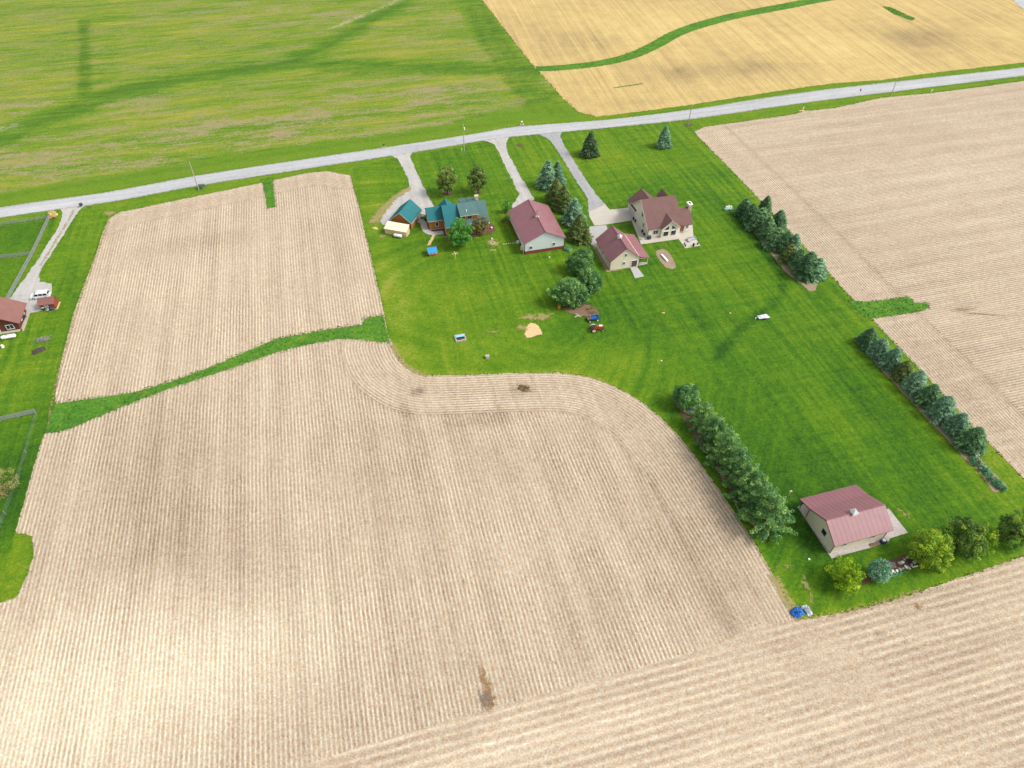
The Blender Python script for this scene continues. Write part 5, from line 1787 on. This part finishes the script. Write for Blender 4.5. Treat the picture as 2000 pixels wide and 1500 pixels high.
# white van
def van():
    t = thing('parked_van', 80.5, 580.5, 'white estate van parked on the gravel by the garden shed', 'van', NS - R(3))
    Lh = 2.4
    side = [(-Lh, .32), (Lh, .32), (Lh, .75), (Lh - .05, 1.05), (Lh - .3, 1.62), (Lh - .75, 1.74), (-.2, 1.74), (-.75, 1.66), (-1.5, 1.10), (-2.25, .92), (-Lh, .70)]
    b = MB()
    n = len(side)
    rows = []
    for y, ins in ((-.92, .0), (-.90, .03), (.90, .03), (.92, .0)):
        pass
    vs, fs = [], []
    for y in (-.93, .93):
        for x, z in side:
            tuck = .16 * max(0, (z - 1.0) / .7)
            vs.append((x, y * (1 - tuck), z))
    fs.append(tuple(range(n))); fs.append(tuple(range(2 * n - 1, n - 1, -1)))
    fs += [(k, (k + 1) % n, n + (k + 1) % n, n + k) for k in range(n)]
    b.add(vs, fs)
    b.build('body', M['van_white'], t)

    def side_glass(x0, x1, y):
        s = 1 if y > 0 else -1
        q = lambda x, z: (x, s * (.93 * (1 - .16 * max(0, (z - 1.0) / .7)) + .012), z)
        MB().add([q(x0, 1.08), q(x1, 1.08), q(x1 - .06, 1.58), q(x0 + (.45 if x0 < -1 else .06), 1.58)], [(0, 1, 2, 3)]).build('side_window', M['glass'], t)
    for s in (-1, 1):
        side_glass(-1.25, -.1, s); side_glass(0.0, 1.0, s); side_glass(1.1, 2.1, s)
    MB().add([(-1.5 + .02, -.8, 1.135), (-1.5 + .02, .8, 1.135), (-.80, .72, 1.66), (-.80, -.72, 1.66)], [(0, 1, 2, 3)]).build('windscreen', M['glass'], t).location = (-.02, 0, .02)
    MB().add([(Lh - .04, -.75, 1.12), (Lh - .04, .75, 1.12), (Lh - .27, .68, 1.58), (Lh - .27, -.68, 1.58)], [(0, 1, 2, 3)]).build('rear_window', M['glass'], t).location = (.015, 0, .01)
    for x in (-1.5, 1.45):
        for y in (-.86, .86):
            wh = MB().lathe((x, y, .34), [(.30, -.11), (.34, -.07), (.34, .07), (.30, .11)], 16, 'Y').build('wheel', M['rubber'], t)
            MB().lathe((x, y + math.copysign(.115, y), .34), [(.20, -.01), (.2, .01)], 12, 'Y').build('rim', M['steel'], wh)
    for y in (-.66, .66):
        MB().box((-Lh - .005, y, .72), (.06, .36, .14)).build('headlight', M['steel'], t)
        MB().box((Lh + .005, y, .95), (.05, .16, .3)).build('tail_light', M['play_red'], t)
    MB().box((-Lh, 0, .45), (.12, 1.8, .2)).build('bumper', M['van_white'], t)


van()


# tanks
def tank(px, py, L_, r, rz, lab, leg=True):
    t = thing('propane_tank', px, py, lab, 'propane tank', rz, 'white propane tanks')
    prof = [(.05, -L_ / 2), (r * .6, -L_ / 2 + .08), (r * .9, -L_ / 2 + .25), (r, -L_ / 2 + .5), (r, L_ / 2 - .5), (r * .9, L_ / 2 - .25), (r * .6, L_ / 2 - .08), (.05, L_ / 2)]
    MB().lathe((0, 0, r + .22), prof, 16, 'X').build('tank_body', M['white'], t, True)
    MB().lathe((-.2, 0, 2 * r + .18), [(.16, 0), (.16, .16), (.1, .22)], 10).build('valve_cover', M['grey_wood'], t)
    for x in (-L_ * .28, L_ * .28):
        MB().box((x, 0, .14), (.14, r * 1.3, .32)).build('leg', M['grey_wood'], t)


tank(19, 661.5, 3.5, .50, NS + R(2), 'white propane tank on the grass in front of the brown house')
tank(777.5, 464, 2.7, .5, NS - R(31), 'white propane tank against the tan lean-to shed')
b = MB().lathe((0, 0, 0), [(.34, 0), (.36, .1), (.30, .7), (.12, .85)], 12)
solo('well_cap', b, M['white'], 6, 678.5, 'small white well cap on the grass below the left propane tank', 'well cap')
b = MB().lathe((0, 0, 0), [(.34, 0), (.36, .1), (.34, 1.1), (.12, 1.25)], 12)
solo('water_barrel', b, M['white'], 1019, 487.5, 'upright white barrel at the near left corner of the pale barn', 'barrel')
b = MB().box((0, 0, .3), (.9, .6, .6)).box((0, 0, .63), (1.0, .7, .06))
solo('storage_box', b, M['white'], 1012, 474.5, 'white storage box by the left wall of the pale barn', 'box')
for k in range(6):
    b = MB().box((0, 0, .04), (.36, .2, .08), k * .4)
    solo('stepping_stone', b, M['white'], 984 + k * 4.5, 477.0 - k * .5, 'pale stone in the dashed line leading to the pale barn', 'stepping stone', NS, 'dashed line of pale stones')

# bins, covers and piles round the left house
t = thing('dustbin', 86.5, 606.0, 'round bin with mint green lid in front of the garden shed', 'bin')
MB().lathe((0, 0, 0), [(.30, 0), (.36, .9)], 14).build('bin_body', M['dark'], t)
MB().lathe((0, 0, .9), [(.42, 0), (.42, .06), (.15, .14)], 14).build('lid', M['mint'], t)


def tarp_mesh(seed, rx, ry, h, n=14, crumple=.18):
    g = np.random.default_rng(seed)
    b = MB()
    vs, fs = [], []
    for i in range(n + 1):
        for j in range(n + 1):
            u, v = 2 * i / n - 1, 2 * j / n - 1
            d = max(abs(u), abs(v))
            z = h * max(0, 1 - (u * u + v * v) * .75) + g.normal(0, crumple * h) * (1 - .6 * d) + .05
            vs.append((u * rx * (1 + g.normal(0, .07)), v * ry * (1 + g.normal(0, .07)), max(.03, z)))
    for i in range(n):
        for j in range(n):
            a = i * (n + 1) + j
            fs.append((a, a + n + 1, a + n + 2, a + 1))
    return b.add(vs, fs)


solo('covered_grill', tarp_mesh(3, .75, .55, .95, 8, .1), M['navy'], 101, 604.8, 'dark covered grill in front of the garden shed', 'grill')
solo('folded_chair', MB().box((0, 0, .45), (.5, .08, .9), 0, 0, R(18)).box((0, -.25, .4), (.5, .5, .06)).box((-.22, -.45, .2), (.05, .05, .4)).box((.22, -.45, .2), (.05, .05, .4)), M['steel'], 95, 606.5, 'grey folding chair between the bin and the covered grill', 'chair')
g = random.Random(4)
b = MB()
for k in range(46):
    a = g.uniform(0, 6.28); L_ = g.uniform(.6, 1.7); x, y = g.gauss(0, .7), g.gauss(0, .45); z = g.uniform(.05, .55)
    b.tube((x - math.cos(a) * L_ / 2, y - math.sin(a) * L_ / 2, z * .6), (x + math.cos(a) * L_ / 2, y + math.sin(a) * L_ / 2, z), .045, .03, 5)
for k in range(9):
    b.box((g.gauss(0, .7), g.gauss(0, .4), .2), (g.uniform(.3, .7), g.uniform(.1, .3), .12), g.uniform(0, 3), 0, g.uniform(-.4, .4))
solo('brush_pile', b, M['grey_wood'], 86, 664, 'pile of grey sticks and scrap wood on the left lawn', 'brush pile')
solo('compost_heap', tarp_mesh(8, 1.5, 1.0, .55, 10, .2), M['soil_dark'], 76, 685, 'dark heap on the left lawn below the stick pile', 'heap', NS + R(25))
b = MB()
for k in range(70):
    a = g.uniform(0, 6.28); L_ = g.uniform(.5, 1.4); x, y = g.gauss(0, .5), g.gauss(0, .65); z = g.uniform(.05, .4)
    b.tube((x - math.cos(a) * L_ / 2, y - math.sin(a) * L_ / 2, .03), (x + math.cos(a) * L_ / 2, y + math.sin(a) * L_ / 2, z), .035, .02, 5)
solo('brush_pile', b, M['grey_wood'], 949, 1366, 'small dark brush pile in the stubble near the bottom of the picture', 'brush pile')
# hedge plants by the brown house
solo('garden_bench', MB().box((0, 0, .45), (1.5, .45, .06)).box((0, .22, .75), (1.5, .06, .5)).box((-.65, 0, .22), (.08, .4, .44)).box((.65, 0, .22), (.08, .4, .44)), M['dark'], 49, 623, 'dark bench on the stone edging right of the brown house', 'bench', NS + R(80))

# clothes post by the log house
t = thing('cross_post', 889.5, 504.5, 'raw timber post carrying two crossed boards on the lawn behind the playhouse', 'post', NS)
MB().box((0, 0, .85), (.14, .14, 1.7)).build('post', M['raw_wood'], t)
b = MB().box((0, 0, 1.66), (1.7, .16, .12), R(4)).box((0, 0, 1.79), (.16, 1.7, .12), R(4)); b.build('crossed_boards', M['raw_wood'], t)
# fire ring
b = MB()
for k in range(11):
    a = k * .571
    b.lathe((math.cos(a) * .62, math.sin(a) * .62, 0), [(.15, 0), (.2, .08), (.15, .2), (.04, .25)], 7)
solo('fire_ring', b, M['stone'], 962, 475, 'ring of pale stones in the dead grass patch near the pale barn', 'fire ring')
solo('garden_statue', MB().lathe((0, 0, 0), [(.2, 0), (.22, .3), (.12, .5), (.16, .7), (.05, .85)], 10), M['white'], 960.5, 468, 'small white ornament at the back of the dead grass patch', 'ornament')
for k, (px, py, lab) in enumerate([(955, 437, 'white flowering pot at the right end of the log house'), (960, 447, 'second white pot in the bed right of the log house')]):
    solo('flower_pot', MB().lathe((0, 0, 0), [(.18, 0), (.28, .4), (.24, .42), (.3, .6), (.1, .75)], 10), M['white'], px, py, lab, 'pot', NS, 'pots in the log house bed')
solo('garden_chair', MB().box((0, 0, .4), (.9, .4, .06)).box((0, .2, .65), (.9, .06, .5)).box((-.4, 0, .2), (.06, .4, .4)).box((.4, 0, .2), (.06, .4, .4)), M['white'], 825.5, 424, 'small white seat between the log garage and the log house', 'seat')
solo('flower_tub', MB().lathe((0, 0, 0), [(.25, 0), (.35, .5), (.3, .52), (.3, .7), (.1, .8)], 10), M['dark'], 830.5, 430.5, 'dark tub at the top of the curved walk', 'pot')

# items at the cream house
t = thing('patio_sofa', 1350, 469, 'grey sofa set on the cream house patio', 'sofa', NS + R(4), None, .1)
MB().box((0, 0, .25), (2.9, .8, .34)).build('seat', M['steel'], t)
MB().box((0, .36, .58), (2.9, .16, .42)).build('backrest', M['stone_grey'], t)
for x in (-1.38, 1.38):
    MB().box((x, 0, .5), (.16, .8, .3)).build('armrest', M['stone_grey'], t)
MB().box((-1.1, -.75, .25), (.7, .6, .34)).build('footstool', M['steel'], t)
for px, py, r, lab in ((1336.7, 478, .22, 'small dark planter at the left corner of the patio'), (1338.5, 481.5, .22, 'dark planter just in front of the left corner planter on the patio'), (1354, 481.5, .36, 'largest dark planter on the front edge of the patio'), (1362.5, 478, .24, 'dark planter at the right corner of the patio')):
    solo('planter', MB().lathe((0, 0, 0), [(r * .7, 0), (r, r * 1.6), (r * .85, r * 1.62), (r * .9, r * 2.4), (r * .3, r * 3)], 10), M['dark'], px, py, lab, 'planter', NS, 'planters on the patio', .1)
t = thing('gas_grill', 1267.5, 467.5, 'dark blue gas grill at the near corner of the cream house', 'grill', NS + R(10), None, .1)
MB().box((0, 0, .45), (1.0, .6, .9)).build('cabinet', M['navy'], t)
MB().lathe((0, 0, .92), [(.28, -.5), (.32, -.45), (.32, .45), (.28, .5)], 12, 'X').build('lid', M['dark'], t)
MB().box((.75, 0, .85), (.5, .5, .05)).build('side_shelf', M['steel'], t)
for px, py, lab in ((1237, 429.5, 'dark pot nearest the garage door of the cream house'), (1240.5, 434, 'dark pot on the west walk, second from the garage door'), (1254, 454, 'dark pot halfway along the west walk'), (1257.5, 460, 'dark pot nearest the front end of the west walk')):
    solo('flower_pot', MB().lathe((0, 0, 0), [(.2, 0), (.3, .45), (.25, .46), (.3, .7), (.1, .9)], 10), M['dark'], px, py, lab, 'pot', NS, 'pots along the west walk', .1)
for k in range(3):
    b = MB().box((0, 0, .22), (.55, 1.15, .44), 0)
    solo('stone_bench', b, M['white'], 1294 + k * 3.7, 501 + k * 4.3, 'pale stone block in the oval mulch bed, %s from the back' % ORD[k], 'stone block', NS + R(8), 'three stone blocks in the oval bed', .05)
t = thing('sapling', 1292.5, 486, 'bare sapling behind the oval mulch bed', 'sapling')
b = MB().tube((0, 0, 0), (0, 0, 2.0), .04, .015, 5)
for k in range(16):
    a = k * 2.4; z = .7 + k * .08
    b.tube((0, 0, z), (math.cos(a) * .45, math.sin(a) * .45, z + .45), .015, .006, 4)
b.build('stem', M['grey_wood'], t)
b = MB().box((0, 0, .9), (.16, .5, 1.8)).box((.05, 0, 1.5), (.5, .08, .08))
solo('porch_flag', MB().box((0, 0, 1.1), (.05, .6, .9)).tube((0, .3, 0), (0, .3, 1.7), .03, n=6), M['play_red'], 1250.5, 512.5, 'small red banner under the garage barn porch', 'banner', NS, None, .09)

# tractor
t = thing('farm_tractor', 1166.5, 645.5, 'old red farm tractor parked on the lawn', 'tractor', NS - R(8))
b = MB()
b.extrude([(-.3, -.30, .75), (1.55, -.30, .75), (1.65, -.30, .95), (1.6, -.30, 1.35), (-.3, -.30, 1.45)], (0, .60, 0)); b.box((-.9, 0, .85), (1.2, .5, .5))
b.build('hood', M['tractor_red'], t)
MB().box((1.66, 0, 1.05), (.05, .5, .5)).build('grille', M['dark'], t)
st = MB().box((-1.05, 0, 1.25), (.5, .5, .12)).box((-1.3, 0, 1.5), (.1, .5, .45)); st.build('seat', M['maroon_trim'], t)
MB().tube((-.35, 0, 1.4), (-.7, 0, 1.75), .03, n=6).lathe((-.72, 0, 1.77), [(.22, -.02), (.24, 0), (.22, .02)], 12).build('steering_wheel', M['dark'], t)
MB().tube((.9, .12, 1.35), (.9, .12, 2.0), .045, n=7).build('exhaust', M['dark'], t)
MB().box((.75, .05, 1.55), (.85, .5, .22), R(5)).build('hood_box', M['white'], t)
for y in (-.78, .78):
    wh = MB().lathe((-1.05, y, .72), [(.52, -.19), (.68, -.17), (.74, -.08), (.74, .08), (.68, .17), (.52, .19)], 20, 'Y').build('rear_wheel', M['rubber'], t)
    MB().lathe((-1.05, y, .72), [(.46, -.20), (.46, .20)], 16, 'Y').build('rim', M['yellow_hub'] if y < 0 else M['steel'], wh)
    fn = MB()
    for k in range(6):
        a0, a1 = R(30 + k * 22), R(52 + k * 22)
        fn.extrude([(-1.05 + .82 * math.cos(a0), y - .2, .72 + .82 * math.sin(a0)), (-1.05 + .82 * math.cos(a1), y - .2, .72 + .82 * math.sin(a1)),
                    (-1.05 + .78 * math.cos(a1), y - .2, .72 + .78 * math.sin(a1)), (-1.05 + .78 * math.cos(a0), y - .2, .72 + .78 * math.sin(a0))], (0, .38, 0))
    fn.build('fender', M['steel'] if y > 0 else M['maroon_trim'], t)
    wh = MB().lathe((1.3, y * .8, .38), [(.26, -.10), (.36, -.08), (.38, 0), (.36, .08), (.26, .10)], 16, 'Y').build('front_wheel', M['rubber'], t)
    MB().lathe((1.3, y * .8, .38), [(.22, -.11), (.22, .11)], 12, 'Y').build('rim', M['steel'], wh)
MB().box((1.3, 0, .5), (.14, 1.2, .12)).build('front_axle', M['dark'], t)

# blue cart
t = thing('utility_cart', 1159.5, 624.5, 'blue-bedded utility cart parked beside the pine clump', 'cart', NS + R(2))
b = MB()
b.span(-.75, 1.15, -.68, .68, .62, .70); b.span(-.75, -.69, -.68, .68, .70, 1.0); b.span(1.09, 1.15, -.68, .68, .70, 1.0)
b.span(-.69, 1.09, -.68, -.62, .70, 1.0); b.span(-.69, 1.09, .62, .68, .70, 1.0)
b.build('cart_bed', M['cart_blue'], t)
MB().span(-1.6, -.8, -.55, .55, .45, .62).build('cab_floor', M['dark'], t)
MB().box((-1.0, 0, .78), (.4, 1.0, .3)).build('seat', M['earth'], t)
MB().box((-1.55, 0, .72), (.3, .9, .35), 0, 0, 0, R(-20)).build('front_cowl', M['grey_wood'], t)
for x, m in ((-1.35, 'yellow_hub'), (.75, 'white')):
    for y in (-.78, .78):
        wh = MB().lathe((x, y, .33), [(.24, -.12), (.33, -.08), (.33, .08), (.24, .12)], 14, 'Y').build('wheel', M['rubber'], t)
        MB().lathe((x, y, .33), [(.22, -.135), (.22, .135)], 12, 'Y').build('rim', M[m], wh)
# leftovers under the pines
b = MB()
for k in range(16):
    a = g.uniform(0, 6.28); x, y = g.gauss(0, .6), g.gauss(0, .35)
    b.box((x, y, .12 + .1 * g.random()), (g.uniform(.4, 1.0), .1, .07), a, 0, g.uniform(-.3, .3))
solo('scrap_wood', b, M['log_trim'], 1130, 617.5, 'scatter of pale scrap wood at the foot of the pine clump', 'scrap wood')
solo('rusty_drum', MB().lathe((0, 0, 0), [(.42, 0), (.44, .5), (.42, 1.0), (.36, 1.02)], 12), M['clay'], 1092, 602, 'rusty orange drum at the left foot of the pine clump', 'drum')

# things standing on the lawn
t = thing('raised_bed', 899, 661, 'white-framed square planting bed with a light blue sheet on the open lawn', 'raised bed', NS)
b = MB()
b.span(-1.35, 1.35, -1.2, -.9, 0, .35); b.span(-1.35, 1.35, .95, 1.25, 0, .35); b.span(-1.35, -1.05, -.9, .95, 0, .35); b.span(1.05, 1.35, -.9, .95, 0, .35)
b.build('frame', M['stone_grey'], t)
MB().span(-1.05, 1.05, .1, .8, .1, .50).build('blue_sheet', M['sky_blue'], t)
MB().span(-1.05, 1.05, -.15, .1, .05, .42).build('plank', M['dark'], t)
MB().span(-1.05, 1.05, -.9, -.15, .02, .2).build('soil', M['mulch'], t)
MB().box((-.1, -.5, .3), (.4, .35, .4)).build('dark_bucket', M['navy'], t)
solo('concrete_block', MB().box((0, 0, .35), (.85, .8, .7)).box((0, 0, .73), (.95, .9, .06)), M['stone_grey'], 952, 699, 'grey concrete box alone on the lawn near the stubble edge', 'concrete box')
t = thing('flat_trailer', 1488.5, 621.5, 'low white flat trailer parked alone on the open lawn', 'trailer', NS - R(2))
b = MB(); b.extrude([(-1.25, -.6, .42), (1.75, -.75, .42), (1.35, .75, .42), (-1.25, .6, .42)], (0, 0, .16)); b.build('deck', M['tarp_white'], t)
MB().box((-1.1, .1, .62), (.4, .6, .12)).build('toolbox', M['steel'], t)
MB().tube((-1.2, 0, .42), (-1.95, 0, .40), .05, n=6).box((-1.9, 0, .32), (.2, .2, .5)).build('tongue', M['tarp_white'], t)
MB().box((-.6, 0, .62), (.08, 1.1, .1)).box((.3, 0, .60), (.06, 1.2, .05)).build('crossbar', M['steel'], t)
for y in (-.72, .72):
    MB().lathe((.2, y, .28), [(.18, -.08), (.28, -.06), (.28, .06), (.18, .08)], 12, 'Y').build('wheel', M['rubber'], t)
t = thing('garden_cart', 1422, 409.5, 'pale green flat cart loaded with white bundles near the top spruces', 'cart', NS)
b = MB(); b.lathe((0, 0, .32), [(.1, -1.5), (.55, -1.2), (.65, 0), (.6, 1.1), (.1, 1.45)], 12, 'X'); b.build('tub', M['cooler'], t)
for x, y in ((-.6, .1), (.2, .25), (.8, -.1)):
    MB().box((x, y, 1.0), (.55, .45, .35), x).build('bundle', M['white'], t)
for y in (-.6, .6):
    MB().lathe((.1, y, .25), [(.16, -.06), (.25, -.05), (.25, .05), (.16, .06)], 12, 'Y').build('wheel', M['rubber'], t)
t = thing('bird_feeder', 1540, 969, 'white bird feeder on a post by the lowest white pine', 'feeder')
MB().tube((0, 0, 0), (0, 0, 1.5), .04, n=6).build('post', M['white'], t)
b = MB().box((0, 0, 1.6), (.3, .25, .2)); b.panel((-.25, -.22, 1.7), (.25, -.22, 1.7), (.25, 0, 1.85), (-.25, 0, 1.85), .03).panel((-.25, .22, 1.7), (.25, .22, 1.7), (.25, 0, 1.85), (-.25, 0, 1.85), .03)
b.build('feeder_box', M['stone'], t)
for px, py, lab in ((1580, 1092.5, 'white round cap in the grass left of the lower right barn'), (1292, 705, 'pale round cap in the middle of the lawn'), (1073, 503, 'white round cap in the grass in front of the pale barn')):
    solo('ground_cap', MB().lathe((0, 0, 0), [(.2, 0), (.22, .1), (.16, .18), (.05, .2)], 12), M['white'], px, py, lab, 'cap')
b = MB()
bo = [(.75, 0), (.95, .35), (.85, .8), (.5, 1.15), (.1, 1.3)]
solo('boulder', MB().lathe((0, 0, 0), bo, 11), M['stone_grey'], 1350, 808, 'grey boulder between the rounded tree and the white pine row', 'boulder')
solo('white_box', MB().box((0, 0, .45), (.8, .8, .9)).box((0, 0, .94), (.9, .9, .08)), M['white'], 1904, 892, 'white box between the last spruce and the leafy garden clumps', 'box')

# rock garden
gs = random.Random(9)
for k, (px, py) in enumerate([(1733, 1126), (1739, 1122), (1745, 1119), (1751, 1116), (1757, 1113), (1763, 1111), (1769, 1108), (1774, 1110), (1766, 1093), (1762, 1099), (1771, 1090), (1757, 1101), (1742, 1117), (1780, 1105)]):
    r = gs.uniform(.22, .42)
    b = MB().lathe((0, 0, 0), [(r * .8, 0), (r * (1 + .2 * gs.random()), r * .4), (r * .7, r * .9), (r * .1, r * 1.1)], 7)
    o = solo('garden_stone', b, M['stone'] if k % 3 else M['white'], px, py, 'tan or whitish stone edging the rock garden', 'stone', gs.uniform(0, 3), 'stones of the rock garden', .05)
    o.scale = (1.2, .8, 1)
solo('pond_basin', MB().lathe((0, 0, 0), [(.75, 0), (.8, .12), (.62, .14), (.6, .05), (.05, .04)], 16), M['dark'], 1778, 1096, 'round black basin at the right end of the rock garden', 'basin', 0, None, .05)
t = thing('pallet', 1742, 1104, 'grey wooden pallet lying in the rock garden', 'pallet', NS - R(20), None, .05)
b = MB()
for k in range(5):
    b.box((0, -.5 + k * .25, .13), (1.3, .14, .03))
for x in (-.55, 0, .55):
    b.box((x, 0, .06), (.1, 1.1, .10))
b.build('boards', M['grey_wood'], t)
solo('white_pipe', MB().tube((-.55, 0, .12), (.55, 0, .12), .12, n=10), M['white'], 1787, 1107, 'short white pipe lying right of the rock garden stones', 'pipe', NS)
solo('stone_block', MB().box((0, 0, .3), (.7, .55, .6), .4), M['stone_grey'], 1785, 1099.5, 'grey block beside the black basin', 'block', NS, None, .05)
# lower right barn
t = thing('air_conditioner', 1723.5, 1060, 'dark blue cooling unit at the right front corner of the lower right barn', 'cooling unit', NS, None, .09)
MB().box((0, 0, .42), (1.0, .8, .84)).build('casing', M['navy'], t)
MB().lathe((0, 0, .85), [(.34, 0), (.34, .05), (.1, .07)], 14).build('fan_grille', M['steel'], t)
solo('soil_heap', tarp_mesh(12, .9, .35, .22, 8, .2), M['earth'], 1706, 1064, 'low heap of reddish soil along the front wall of the lower right barn', 'soil heap', NS, None, .09)
# tarps
solo('blue_tarp', tarp_mesh(5, 1.15, .95, .75, 12, .22), M['tarp_blue'], 1556, 1197, 'crumpled blue tarp at the bottom corner of the lawn', 'tarp', R(30))
solo('white_tarp', tarp_mesh(6, .5, 1.0, .8, 10, .22), M['tarp_white'], 1577, 1193, 'crumpled white tarp beside the blue one at the lawn corner', 'tarp', R(20))
solo('white_bundle', tarp_mesh(7, .35, .3, .5, 6, .15), M['tarp_white'], 1568, 1186, 'small white bundle behind the blue tarp', 'bundle', R(10))
